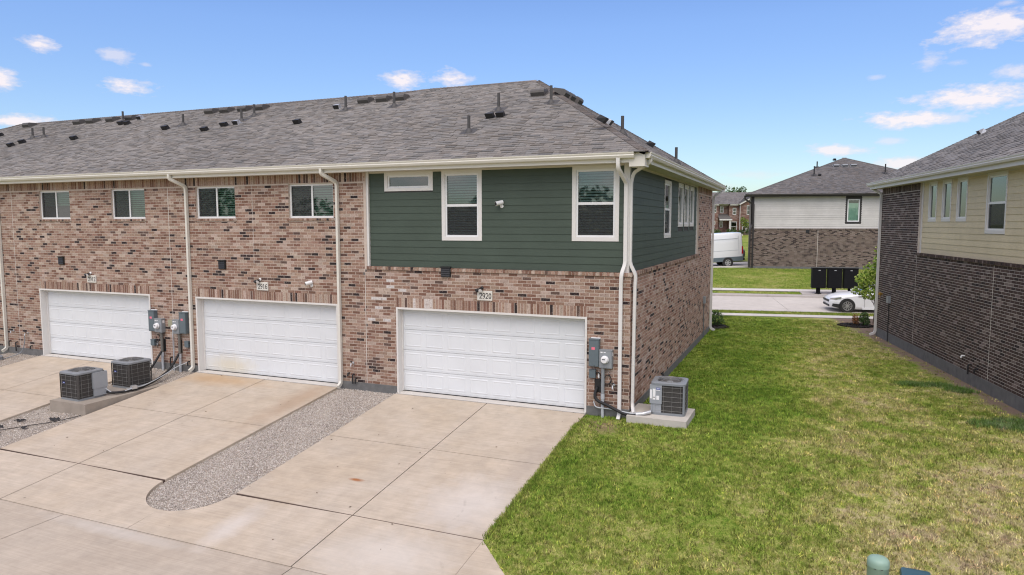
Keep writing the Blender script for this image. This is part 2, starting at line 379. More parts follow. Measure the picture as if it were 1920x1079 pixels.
def spot(s, p, c, centre, rad, colr, amt, nscale=4.0, thr=0.25, namt=0.9):
    d = s.new('ShaderNodeVectorMath', operation='SUBTRACT'); s.l.new(p, d.inputs[0]); d.inputs[1].default_value = centre
    m = s.new('ShaderNodeVectorMath', operation='MULTIPLY'); s.l.new(d.outputs[0], m.inputs[0]); m.inputs[1].default_value = tuple(1 / q for q in rad)
    ln = s.new('ShaderNodeVectorMath', operation='LENGTH'); s.l.new(m.outputs[0], ln.inputs[0])
    f = s.math('ADD', s.math('SUBTRACT', 1.0, ln.outputs['Value']), s.math('MULTIPLY', s.math('SUBTRACT', s.noise(nscale, 6, 0.7, p, 0.5), 0.5), namt))
    return s.mix(s.math('MULTIPLY', s.rng(f, 0.0, thr * 2 + 0.3), amt), c, colr)
def drive_extra(s, p, c):
    c = spot(s, p, c, (-11.6, -0.45, 0), (2.2, 0.6, 9), (0.40, 0.245, 0.11), 0.55, 2.5)      # rust wash by the middle door
    c = spot(s, p, c, (-8.2, -1.2, 0), (0.55, 2.6, 9), (0.34, 0.24, 0.16), 0.6, 2.0)
    c = spot(s, p, c, (-4.15, -4.45, -0.5), (0.20, 0.07, 9), (0.30, 0.10, 0.02), 0.9, 9.0, 0.2, 0.5)  # small rust mark
    c = spot(s, p, c, (-1.75, -4.6, 0), (1.0, 1.3, 9), (0.56, 0.53, 0.50), 0.55, 2.6)          # chalky bloom
    c = spot(s, p, c, (-2.2, -6.5, 0), (1.5, 1.0, 9), (0.56, 0.53, 0.49), 0.5, 2.2)
    c = spot(s, p, c, (-5.2, -6.5, 0), (0.35, 0.9, 9), (0.58, 0.55, 0.52), 0.5, 3.5)
    c = spot(s, p, c, (-7.0, -7.3, 0), (2.2, 0.22, 9), (0.54, 0.51, 0.47), 0.45, 2.5)
    c = spot(s, p, c, (-1.25, -2.7, 0), (0.45, 1.6, 9), (0.30, 0.26, 0.23), 0.35, 3.0)
    for (cx, cy, r_, ax, ay) in ((-2.05, -4.75, 0.85, -1.55, -4.15), (-1.15, -4.35, 0.42, -0.95, -4.35), (-2.6, -5.0, 0.9, -1.75, -4.85), (-1.9, -6.9, 0.8, -1.35, -6.3)):   # tyre scuffs
        d = s.new('ShaderNodeVectorMath', operation='SUBTRACT'); s.l.new(p, d.inputs[0]); d.inputs[1].default_value = (cx, cy, 0)
        m = s.new('ShaderNodeVectorMath', operation='MULTIPLY'); s.l.new(d.outputs[0], m.inputs[0]); m.inputs[1].default_value = (1, 1, 0)
        ln = s.new('ShaderNodeVectorMath', operation='LENGTH'); s.l.new(m.outputs[0], ln.inputs[0])
        ring = s.rng(s.math('ABSOLUTE', s.math('SUBTRACT', ln.outputs['Value'], r_)), 0.035, 0.008)
        d2 = s.new('ShaderNodeVectorMath', operation='SUBTRACT'); s.l.new(p, d2.inputs[0]); d2.inputs[1].default_value = (ax, ay, 0)
        m2 = s.new('ShaderNodeVectorMath', operation='MULTIPLY'); s.l.new(d2.outputs[0], m2.inputs[0]); m2.inputs[1].default_value = (1, 1, 0)
        l2 = s.new('ShaderNodeVectorMath', operation='LENGTH'); s.l.new(m2.outputs[0], l2.inputs[0])
        c = s.mix(s.math('MULTIPLY', s.math('MULTIPLY', ring, s.math('MULTIPLY', s.rng(l2.outputs['Value'], 0.6, 0.2), s.rng(s.noise(6.0, 4, 0.7, p), 0.45, 0.65))), 0.32), c, (0.25, 0.21, 0.18))
    # broad weathering towards slab edges and the street
    c = s.mix(1.0, c, s.rng(s.noise(1.1, 5, 0.7, p, 1.0), 0.35, 0.65, 0.94, 1.04), 'MULTIPLY')
    # dark specks
    v = s.new('ShaderNodeTexVoronoi'); v.inputs['Scale'].default_value = 2.6; s.l.new(p, v.inputs['Vector'])
    return s.mix(s.math('MULTIPLY', s.rng(v.outputs['Distance'], 0.035, 0.015), 0.7), c, (0.16, 0.13, 0.11))
def door_paint():
    s = NT('white garage door paint'); p = s.geo()
    c = s.mix(1.0, (0.655, 0.68, 0.695), s.rng(s.noise(1.6, 5, 0.6, p), 0.3, 0.7, 0.96, 1.03), 'MULTIPLY')
    c = spot(s, p, c, (-11.75, 0.2, 0.22), (1.1, 3, 0.38), (0.60, 0.52, 0.33), 0.55, 3.0)      # yellow splash on the middle door
    sp = s.new('ShaderNodeSeparateXYZ'); s.l.new(p, sp.inputs[0])
    g = s.math('ADD', sp.outputs[2], s.math('MULTIPLY', s.noise(5.0, 5, 0.7, p), 0.35))
    c = s.mix(s.math('MULTIPLY', s.rng(g, 0.36, 0.12), 0.35), c, (0.36, 0.33, 0.29))            # splashed dirt along the foot
    s.bump(s.noise(1.0, 4, 0.6, s.scaled(p, (60, 60, 9))), 0.10, 0.003)
    return s.set(c, 0.45)
M['door_white'] = door_paint()
M['drive'] = concrete('tan driveway concrete', (0.475, 0.41, 0.335), (0.435, 0.36, 0.275), 1.0, (1.2, 26, 1), drive_extra)
M['alley'] = concrete('grey alley concrete', (0.445, 0.385, 0.315), (0.41, 0.345, 0.275), 1.0, (0.7, 34, 1), drive_extra)
M['walk'] = concrete('pale sidewalk concrete', (0.56, 0.535, 0.50), (0.50, 0.47, 0.43), 0.8)
M['street'] = concrete('pale street concrete', (0.52, 0.485, 0.44), (0.48, 0.445, 0.40), 0.8, (0.6, 14, 1))
M['kerb'] = concrete('kerb concrete', (0.40, 0.37, 0.35), (0.36, 0.33, 0.30), 0.8)
M['pad'] = concrete('weathered pad concrete', (0.36, 0.32, 0.27), (0.27, 0.23, 0.19), 1.2)
M['pad_new'] = concrete('pale pad concrete', (0.50, 0.47, 0.42), (0.43, 0.40, 0.35), 1.0)

RC = Vector((6.1656, 15.3256, 0.0)); RD = Vector((-0.18378, 0.98297, 0)); RN = Vector((0.98297, 0.18378, 0))   # neighbour house corner, its wall direction, its inside
def lawn_nodes(s, soil_strip=True):
    p = s.geo()
    n1 = s.noise(0.42, 4, 0.6, p); n2 = s.noise(1.9, 5, 0.65, p); n3 = s.noise(9.0, 4, 0.6, p); n4 = s.noise(60.0, 3, 0.7, p)
    sp = s.new('ShaderNodeSeparateXYZ'); s.l.new(p, sp.inputs[0])
    xx = s.math('ADD', s.math('ADD', sp.outputs[0], s.math('MULTIPLY', sp.outputs[1], 0.04)), s.math('MULTIPLY', s.math('SUBTRACT', n2, 0.5), 1.1))
    # the neighbour's lot starts about 3 m off: a drier, yellower lawn
    lot = s.rng(xx, 3.15, 4.35) if soil_strip is not None else 0.45
    dry = s.math('ADD', s.math('MULTIPLY', lot, 0.235), s.math('MULTIPLY', s.math('SUBTRACT', n1, 0.5), 0.75))
    dry = s.math('ADD', dry, s.math('MULTIPLY', s.math('SUBTRACT', n2, 0.5), s.rng(lot, 0, 1, 0.55, 1.05)))
    dry = s.math('ADD', dry, s.math('MULTIPLY', s.math('SUBTRACT', n3, 0.5), 0.75))
    dry = s.math('ADD', dry, s.math('MULTIPLY', s.math('SUBTRACT', n4, 0.5), 0.55))
    dry = s.math('ADD', dry, s.rng(sp.outputs[1], 0.5, -6.0, 0.0, 0.20))
    dry = s.math('ADD', dry, s.math('MULTIPLY', s.math('SUBTRACT', s.noise(26.0, 3, 0.6, p), 0.5), 0.55))
    c = s.ramp(s.math('ADD', dry, 0.36, True), [(0.0, (0.074, 0.150, 0.015)), (0.27, (0.128, 0.218, 0.025)), (0.50, (0.245, 0.298, 0.057)), (0.70, (0.39, 0.37, 0.135)), (0.88, (0.47, 0.40, 0.225)), (1.0, (0.40, 0.31, 0.20))])
    if soil_strip:
        d = s.new('ShaderNodeVectorMath', operation='SUBTRACT'); s.l.new(p, d.inputs[0]); d.inputs[1].default_value = RC
        k = s.new('ShaderNodeVectorMath', operation='DOT_PRODUCT'); s.l.new(d.outputs[0], k.inputs[0]); k.inputs[1].default_value = RN
        w = s.math('ADD', k.outputs['Value'], s.math('MULTIPLY', s.math('SUBTRACT', n2, 0.5), 1.3))
        c = s.mix(s.rng(w, -0.62, -0.25), c, (0.25, 0.185, 0.14))
        c = spot(s, p, c, (-0.5, -0.65, 0), (0.95, 0.55, 9), (0.25, 0.175, 0.115), 0.85, 3.5)
    return c, n3, n4
def lawn_material(name, strip):
    s = NT(name); c, n3, n4 = lawn_nodes(s, strip)
    c = s.mix(1.0, c, s.rng(n4, 0.3, 0.7, 0.50, 1.15), 'MULTIPLY')
    s.bump(n4, 0.6, 0.03); return s.set(c, 0.95, 0, 0.1)
M['lawn'] = lawn_material('mown lawn', True)
M['far_lawn'] = lawn_material('far lawn', None)
def blade_material(name, strip):
    s = NT(name); c, n3, n4 = lawn_nodes(s, strip)
    c = s.mix(1.0, c, s.tint(), 'MULTIPLY'); m = s.set(c, 0.75, 0, 0.15)
    return m
M['blade'] = blade_material('grass blade', False); M['far_blade'] = blade_material('far grass blade', None)
# ------------------------------------------------------------------ builders shared by the houses
def frame(O, U, V, N): return (Vector(O), Vector(U), Vector(V), Vector(N))
def intervals(u0, u1, cuts):
    seg = [(u0, u1)]
    for a, b in cuts:
        nx = []
        for (p, q) in seg:
            if b <= p or a >= q: nx.append((p, q)); continue
            if a > p: nx.append((p, a))
            if b < q: nx.append((b, q))
        seg = nx
    return seg
BP, BL, BJ = 0.0785, 0.220, 0.0125
def running_bond(u0, u1, v0, v1, openings):
    out = []; k = 0; v = v0
    while v < v1 - 0.03:
        top = min(v + BP - BJ, v1 - 0.002)
        cuts = [(o[0], o[1]) for o in openings if v < o[3] - 0.015 and top > o[2] + 0.015]
        off = (k % 2) * (BL + BJ) / 2
        for (a, b) in intervals(u0, u1, cuts):
            i = math.floor((a - off) / (BL + BJ))
            while off + i * (BL + BJ) < b:
                p = max(a, off + i * (BL + BJ)); q = min(b, off + i * (BL + BJ) + BL)
                if q - p > 0.03: out.append((p, q, v, top))
                i += 1
        for o in openings:                                # pieces above or below an opening that ends inside this course
            if v < o[3] - 0.015 and top > o[2] + 0.015:
                for (lo, hi) in ((v, min(top, o[2] - BJ)), (max(v, o[3] + BJ), top)):
                    if hi - lo > 0.018:
                        q = max(u0, o[0])
                        while q < min(u1, o[1]) - 0.05: out.append((q, min(q + BL, o[1], u1), lo, hi)); q += BL + BJ
        v += BP; k += 1
    return out
def soldier(u0, u1, v0, v1, w=0.0685):
    out = []; n = max(1, round((u1 - u0) / (w + BJ))); st = (u1 - u0) / n
    for i in range(n): out.append((u0 + i * st, u0 + i * st + st - BJ, v0, v1))
    return out
def pick(pal):
    x = random.random(); acc = 0
    for p, c in pal:
        acc += p
        if x < acc: break
    f = random.uniform(0.86, 1.14); return (c[0] * f, c[1] * f * random.uniform(0.97, 1.03), c[2] * f)
PAL_PINK = [(0.38, (0.300, 0.207, 0.157)), (0.20, (0.255, 0.160, 0.118)), (0.17, (0.178, 0.098, 0.070)), (0.14, (0.385, 0.302, 0.247)), (0.055, (0.10, 0.065, 0.053)), (0.055, (0.030, 0.023, 0.023))]
PAL_SIDE_LIT = [(0.42, (0.36, 0.235, 0.180)), (0.20, (0.30, 0.185, 0.14)), (0.08, (0.21, 0.105, 0.075)), (0.19, (0.44, 0.33, 0.275)), (0.04, (0.12, 0.08, 0.068)), (0.07, (0.034, 0.028, 0.03))]  # paler copy of the rear palette: the end wall's brighter light put into colour
PAL_DARK = [(0.52, (0.064, 0.043, 0.037)), (0.26, (0.092, 0.062, 0.053)), (0.10, (0.038, 0.029, 0.028)), (0.12, (0.19, 0.15, 0.135))]
PAL_GREY = [(0.46, (0.165, 0.128, 0.105)), (0.25, (0.205, 0.165, 0.14)), (0.13, (0.125, 0.095, 0.08)), (0.16, (0.052, 0.040, 0.036))]
def brick_batch(name, rects, tints, fr, depth, mat, parent, kind='stuff'):
    n = len(rects); r = np.array(rects)
    O, U, V, N = [np.array(q) for q in fr]
    cu = np.stack([r[:, 0], r[:, 1], r[:, 1], r[:, 0]], 1); cv = np.stack([r[:, 2], r[:, 2], r[:, 3], r[:, 3]], 1)
    jit = rng.uniform(-0.0006, 0.001, (n, 1, 1))
    front = O + cu[..., None] * U + cv[..., None] * V + jit * N
    back = front - (depth + jit) * N
    VV = np.concatenate([front, back], 1).reshape(-1, 3)
    q = np.array([[0, 1, 2, 3], [4, 5, 1, 0], [5, 6, 2, 1], [6, 7, 3, 2], [7, 4, 0, 3]])
    F = (np.arange(n)[:, None, None] * 8 + q[None]).reshape(-1, 4)
    T = np.repeat(np.array(tints), 5, 0)
    return link(name, raw_mesh(name, VV, F, mat, T), parent, None, kind)
def brick_wall(part, rects, pal, fr, mat, depth=0.0025, singles=0, eye=None, tints=None):
    """the nearest whole bricks become parts of their own; the rest is one joined piece"""
    if tints is None: tints = [pick(pal) for _ in rects]
    if singles:
        whole = [i for i, r in enumerate(rects) if r[1] - r[0] > BL - 0.002 and r[3] - r[2] > BP - BJ - 0.002]
        O, U, V, N = fr
        whole.sort(key=lambda i: (O + U * rects[i][0] + V * rects[i][2] - eye).length)
        whole = whole[:singles]; ws = set(whole)
        variants = {}
        for i in whole:
            key = min(range(len(pal)), key=lambda k: sum(abs(pal[k][1][c] - tints[i][c]) for c in range(3)))
            key = (key, random.randrange(3))
            if key not in variants:
                b = MB(); b.fr = (Vector((0, 0, 0)), U, V, N); c = tints[i]; h, d = BP - BJ, depth
                e = 0.0012
                P = [(0, 0, -d), (BL, 0, -d), (BL, h, -d), (0, h, -d), (0, 0, -e), (BL, 0, -e), (BL, h, -e), (0, h, -e), (e, e, 0), (BL - e, e, 0), (BL - e, h - e, 0), (e, h - e, 0)]
                ix = [b.pt(p) for p in P]
                for q in ((0, 1, 5, 4), (1, 2, 6, 5), (2, 3, 7, 6), (3, 0, 4, 7), (4, 5, 9, 8), (5, 6, 10, 9), (6, 7, 11, 10), (7, 4, 8, 11), (8, 9, 10, 11)):
                    b.f.append([ix[k] for k in q]); b.m.append(0); b.t.append(c)
                variants[key] = b.mesh('brick', mat)
            o = link('brick', variants[key], part); o.location = O + U * rects[i][0] + V * rects[i][2] + N * random.uniform(-0.0005, 0.001)
        rest = [i for i in range(len(rects)) if i not in ws]
    else: rest = range(len(rects))
    rest = list(rest)
    brick_batch('brickwork', [rects[i] for i in rest], [tints[i] for i in rest], fr, depth, mat, part)
def wall_sheet(name, fr, u0, u1, v0, v1, openings, mat, parent, n=0.0, reveal=0.0, reveal_mat=None):
    mb = MB(); mb.fr = fr
    us = sorted({u0, u1} | {q for o in openings for q in o[:2] if u0 < q < u1}); vs_ = sorted({v0, v1} | {q for o in openings for q in o[2:4] if v0 < q < v1})
    for a, b in zip(us, us[1:]):
        for c, d in zip(vs_, vs_[1:]):
            mu, mv = (a + b) / 2, (c + d) / 2
            if any(o[0] < mu < o[1] and o[2] < mv < o[3] for o in openings): continue
            mb.face([(a, c, n), (b, c, n), (b, d, n), (a, d, n)])
    if reveal:
        for o in openings:
            a, b, c, d = o[:4]
            for P in ([(a, c), (a, d)], [(a, d), (b, d)], [(b, d), (b, c)], [(b, c), (a, c)]):
                (x0, y0), (x1, y1) = P
                mb.face([(x0, y0, n), (x1, y1, n), (x1, y1, n - reveal), (x0, y0, n - reveal)])
    return mb.build(name, mat, parent)

def shingle_rows(vmax, umin, umax, exposure=0.143):
    out = []; v = 0.0
    while v < vmax - 0.05:
        a, b = umin(v + exposure * 0.5), umax(v + exposure * 0.5); u = a - random.uniform(0, 0.25)
        while u < b:
            w = random.choice((0.13, 0.17, 0.22, 0.27, 0.33)); p, q = max(a, u), min(b, u + w)
            if q - p > 0.02: out.append((p, q, v, random.choice((0.008, 0.010, 0.019))))
            u += w
        v += exposure
    return out
def shingle_tint(u, v, base=(0.200, 0.187, 0.174)):
    k = 0.5 + 0.5 * math.sin(u * 0.55 + 1.3 * math.sin(v * 0.9 + 0.2 * u))
    f = random.choice((0.78, 0.88, 0.96, 1.0, 1.06, 1.15)) * (0.93 + 0.14 * k); w = random.uniform(-0.009, 0.009)
    return (base[0] * f + w, base[1] * f + w * 0.3, base[2] * f - w * 0.4)
def shingle_roof(part, fr, rows, mat, exposure=0.143, singles=0, eye=None, base=(0.200, 0.187, 0.174), hk=1.0):
    O, U, V, N = fr; n = len(rows)
    tints = [shingle_tint(r[0], r[2], base) for r in rows]
    rest = list(range(n))
    if singles:
        order = sorted(range(n), key=lambda i: (O + U * rows[i][0] + V * rows[i][2] - eye).length)
        one = [i for i in order if rows[i][1] - rows[i][0] > 0.16 and rows[i][1] - rows[i][0] < 0.41][:singles]; ws = set(one); rest = [i for i in rest if i not in ws]
        var = {}
        for i in one:
            p, q, v, h = rows[i]; key = (round(q - p, 2), h, random.randrange(3))
            if key not in var:
                b = MB(); b.fr = (Vector((0, 0, 0)), U, V, N); w = key[0] - 0.004; e = exposure + 0.02
                b.face([(0, 0, h), (w, 0, h), (w, e, 0.002), (0, e, 0.002)], 0, tints[i]); b.face([(0, 0, 0), (w, 0, 0), (w, 0, h), (0, 0, h)], 0, tints[i])
                b.face([(0, 0, 0), (0, 0, h), (0, e, 0.002), (0, e, 0)], 0, tints[i]); b.face([(w, 0, 0), (w, e, 0), (w, e, 0.002), (w, 0, h)], 0, tints[i])
                var[key] = b.mesh('shingle', mat)
            o = link('shingle', var[key], part); o.location = O + U * p + V * v + N * 0.004
    r = np.array([rows[i] for i in rest]); T = np.array([tints[i] for i in rest]); m = len(rest)
    o_, u_, v_, n_ = [np.array(q) for q in fr]
    a, b, v, h = r[:, 0:1], r[:, 1:2] - 0.004, r[:, 2:3], r[:, 3:4] * hk + 0.004 * hk; e = exposure + 0.02
    V1 = [o_ + a * u_ + v * v_ + h * n_, o_ + b * u_ + v * v_ + h * n_, o_ + b * u_ + (v + e) * v_ + 0.006 * hk * n_, o_ + a * u_ + (v + e) * v_ + 0.006 * hk * n_, o_ + a * u_ + v * v_, o_ + b * u_ + v * v_]
    VV = np.stack(V1, 1).reshape(-1, 3)
    q = np.array([[0, 1, 2, 3], [4, 5, 1, 0], [4, 0, 3, 3], [5, 2, 1, 1]])
    F = (np.arange(m)[:, None, None] * 6 + np.array([[0, 1, 2, 3], [4, 5, 1, 0]])[None]).reshape(-1, 4)
    return link('shingle_field', raw_mesh('shingle_field', VV, F, mat, np.repeat(T, 2, 0)), part, None, 'stuff')
def hip_caps(part, A, B, dirL, dirR, mat, w=0.15, step=0.14, base=(0.135, 0.12, 0.112)):
    """folded caps along a hip from A up to B; dirL and dirR run down the two slopes"""
    mb = MB(); A, B = Vector(A), Vector(B); d = (B - A).normalized(); L = (B - A).length; up = Vector((0, 0, 1)); k = 0
    dirL, dirR = Vector(dirL).normalized(), Vector(dirR).normalized()
    while k * step < L:
        p = A + d * (k * step); q = A + d * min(L, k * step + step + 0.03); t = shingle_tint(k * 0.3, k, base)
        h, h2 = up * 0.030, up * 0.016
        for dr in (dirL, dirR):
            a, b, c, e = p + h, q + h2, q + h2 + dr * w, p + h + dr * w
            mb.face([a, b, c, e], 0, t); mb.face([e, c, c - up * 0.03, e - up * 0.03], 0, t); mb.face([a, e, e - up * 0.03, a - up * 0.03], 0, t)
        k += 1
    return mb.build('hip_cap', mat, part, None, False, 'stuff')

def siding(part, fr, u0, u1, v0, v1, openings, mat, expo=0.168, joints=True, lap=0.016):
    v = v0; k = 0
    while v < v1 - 0.02:
        top = min(v + expo, v1)
        cuts = [(o[0], o[1]) for o in openings if v < o[3] - 0.02 and top > o[2] + 0.02]
        for (a, b) in intervals(u0, u1, cuts):
            pieces = [(a, b)]
            if joints and b - a > 3.0:
                j = a + (b - a) * random.uniform(0.25, 0.75); pieces = [(a, j - 0.0015), (j + 0.0015, b)]
            for (p, q) in pieces:
                # partial cuts above or below an opening
                mb = MB(); mb.fr = fr; f = random.uniform(0.95, 1.05); t = (f, f, f)
                lo = max([v] + [o[3] for o in openings if o[0] < (p + q) / 2 < o[1] and v < o[3] < top])
                hi = min([top] + [o[2] for o in openings if o[0] < (p + q) / 2 < o[1] and v < o[2] < top])
                P = [(p, lo, 0), (q, lo, 0), (q, lo, lap), (p, lo, lap), (p, hi + 0.01, 0.003), (q, hi + 0.01, 0.003)]
                mb.face([P[3], P[2], P[5], P[4]], 0, t); mb.face([P[0], P[1], P[2], P[3]], 0, t); mb.face([P[0], P[3], P[4]], 0, t); mb.face([P[1], P[5], P[2]], 0, t)
                mb.build('siding_board', mat, part)
        v += expo; k += 1

WCACHE = {}
def window(parent, fr, u0, u1, v0, v1, kind, casing=None, casing_mat=None, frame_mat=None, blind=None, screen=True, setback=0.05, fw=0.045, seed=0, cover=1.0):
    """opening u0..u1, v0..v1 (outer edge of the vinyl frame); casing = width of the boards round it"""
    O, U, V, N = fr; w, h = u1 - u0, v1 - v0
    f0 = (Vector((0, 0, 0)), U, V, N); loc = O + U * u0 + V * v0
    fmat = frame_mat or M['vinyl']
    b = MB(); b.fr = f0; s0, s1 = -setback - 0.05, -setback
    b.box(0, w, 0, fw, s0, s1); b.box(0, w, h - fw, h, s0, s1); b.box(0, fw, fw, h - fw, s0, s1); b.box(w - fw, w, fw, h - fw, s0, s1)
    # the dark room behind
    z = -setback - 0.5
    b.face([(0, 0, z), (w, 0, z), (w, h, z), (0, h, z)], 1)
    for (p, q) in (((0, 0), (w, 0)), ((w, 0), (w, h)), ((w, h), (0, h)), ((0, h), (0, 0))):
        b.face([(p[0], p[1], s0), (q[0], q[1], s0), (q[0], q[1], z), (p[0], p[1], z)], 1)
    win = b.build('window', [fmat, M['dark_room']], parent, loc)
    def sub(name, boxes, mat):
        m = MB(); m.fr = f0
        for q in boxes: m.box(*q)
        return m.build(name, mat, win)
    def pane(a, b_, c, d, n):
        m = MB(); m.fr = f0; m.face([(a, c, n), (b_, c, n), (b_, d, n), (a, d, n)]); m.build('pane', M['glass'], win)
    sw = 0.035; n0, n1 = -setback - 0.035, -setback - 0.008
    if kind == 'slider':
        mid = w / 2
        sub('sash', [(mid - 0.025, mid + 0.025, fw, h - fw, n0, n1)], fmat)
        pane(fw, mid - 0.025, fw, h - fw, -setback - 0.03); pane(mid + 0.025, w - fw, fw, h - fw, -setback - 0.024)
        scr = (fw, mid - 0.025, fw, h - fw)
    elif kind == 'hung':
        mid = h * 0.5
        sub('sash', [(fw, w - fw, mid - 0.03, mid + 0.03, n0, n1)], fmat)
        pane(fw, w - fw, mid + 0.03, h - fw, -setback - 0.024); pane(fw, w - fw, fw, mid - 0.03, -setback - 0.032)
        scr = (fw, w - fw, fw, mid - 0.03)
    else:
        pane(fw, w - fw, fw, h - fw, -setback - 0.026); scr = None
    if scr and screen:
        m = MB(); m.fr = f0; a, b_, c, d = scr; m.face([(a, c, -setback - 0.015), (b_, c, -setback - 0.015), (b_, d, -setback - 0.015), (a, d, -setback - 0.015)])
        m.build('insect_screen', M['screen'], win)
    if blind:
        m = MB(); m.fr = f0; k = h - fw - 0.02; lo = fw + (h - 2 * fw) * (1 - cover)
        while k > lo:
            t = random.uniform(-0.002, 0.002)
            m.face([(fw, k - 0.020 + t, -setback - 0.075), (w - fw, k - 0.020 + t, -setback - 0.075), (w - fw, k + 0.020, -setback - 0.105), (fw, k + 0.020, -setback - 0.105)])
            k -= 0.062
        m.box(fw, w - fw, lo - 0.03, lo, -setback - 0.12, -setback - 0.095)
        m.build('blind', M[blind], win)
    if casing:
        l, r_, bt, tp = casing if isinstance(casing, tuple) else (casing,) * 4
        B = [(-l, 0, -bt, h + tp, -0.02, 0.022), (w, w + r_, -bt, h + tp, -0.02, 0.022), (0, w, -bt, 0, -0.02, 0.0215), (0, w, h, h + tp, -0.02, 0.0215)]
        sub('casing', B, casing_mat or M['white_trim'])
    return win

def gutter_profile(): return [(0, 0), (0.085, 0), (0.095, 0.012), (0.118, 0.055), (0.108, 0.075), (0.125, 0.105), (0.128, 0.125), (0.118, 0.125), (0.112, 0.112), (0.0, 0.112)]
def gutter(parent, O, U, N, length, mat):
    mb = MB(); mb.fr = (Vector(O), Vector(N), Vector((0, 0, 1)), Vector(U))
    mb.prism(gutter_profile(), 'z', 0, length); return mb.build('gutter', mat, parent)
def downspout(parent, path, mat, up=(0, 0, 1), rect=(0.085, 0.065)):
    # rounded elbows
    pts = [Vector(p) for p in path]; out = [pts[0]]
    for a, b, c in zip(pts, pts[1:], pts[2:]):
        r_ = min(0.09, (b - a).length * 0.45, (c - b).length * 0.45); p = b + (a - b).normalized() * r_; q = b + (c - b).normalized() * r_
        for t in (0, 0.25, 0.5, 0.75, 1): out.append(p * (1 - t) ** 2 + b * 2 * t * (1 - t) + q * t * t)
    out.append(pts[-1]); mb = MB(); mb.tube(out, 0, rect=rect, up=up)
    # seams between lengths
    for a, b in zip(pts, pts[1:]):
        if (b - a).length > 2:
            for t in (0.33, 0.66):
                p = a.lerp(b, t); d = (b - a).normalized(); mb.tube([p - d * 0.012, p + d * 0.012], 0, rect=(rect[0] + 0.006, rect[1] + 0.006), up=up)
    o = mb.build('downspout', mat, parent); smooth_by_angle(o, 40); return o

# ---- roof furniture, in a roof plane frame (u along the eave, v up the slope, n out)
RC_ = {}
def roof_item(name, part, fr, key, make, u, v, mats, label=None):
    O, U, V, N = fr
    k = (key, tuple(round(q, 4) for q in tuple(U) + tuple(V)))
    if k not in RC_:
        b = MB(); b.fr = (Vector((0, 0, 0)), U, V, N); make(b); RC_[k] = b.mesh(name, mats)
    o = link(name, RC_[k], part); o.location = O + U * u + V * v
    if label: o['label'] = label
    return o
def mk_box_vent(b):
    b.box(-0.25, 0.25, -0.24, 0.26, 0, 0.02, 0)
    prof = [(-0.20, 0.02), (-0.205, 0.125), (-0.175, 0.175), (-0.10, 0.195), (0.18, 0.09), (0.22, 0.02)]
    A = [b.pt((-0.21, p, q)) for p, q in prof]; B = [b.pt((0.21, p, q)) for p, q in prof]; n = len(prof)
    for k in range(n - 1):
        b.f.append([A[k], B[k], B[k + 1], A[k + 1]]); b.m.append(1 if k == 0 else 0); b.t.append((1, 1, 1))
    b.f.append(A[:]); b.m.append(0); b.t.append((1, 1, 1)); b.f.append(B[::-1]); b.m.append(0); b.t.append((1, 1, 1))
def mk_hood(b):
    b.box(-0.14, 0.14, -0.12, 0.14, 0, 0.012, 0)
    P = [(-0.10, -0.10, 0.012), (0.10, -0.10, 0.012), (0.09, 0.10, 0.012), (-0.09, 0.10, 0.012), (-0.12, -0.12, 0.15), (0.12, -0.12, 0.15), (0.08, 0.06, 0.14), (-0.08, 0.06, 0.14)]
    i = [b.pt(p) for p in P]
    for q, m in (((0, 1, 5, 4), 1), ((1, 2, 6, 5), 0), ((2, 3, 7, 6), 0), ((3, 0, 4, 7), 0), ((4, 5, 6, 7), 0)):
        b.f.append([i[k] for k in q]); b.m.append(m); b.t.append((1, 1, 1))
def vent_pipe(part, fr, u, v, h, mat=None, r=0.04):
    O, U, V, N = fr; P = O + U * u + V * v
    b = MB(); b.lathe([(0.0, h - 0.01), (r * 0.8, h - 0.01), (r * 0.8, h), (r, h), (r, 0.10), (0.06, 0.09), (0.13, -0.04), (0.13, -0.08)], 10)
    b.fr = (Vector((0, 0, 0)), U, V, N); b.box(-0.2, 0.2, -0.2, 0.24, 0.0, 0.015)
    o = b.build('vent_pipe', mat or M['pipe_grey'], part); o.location = P; smooth_by_angle(o, 40); return o

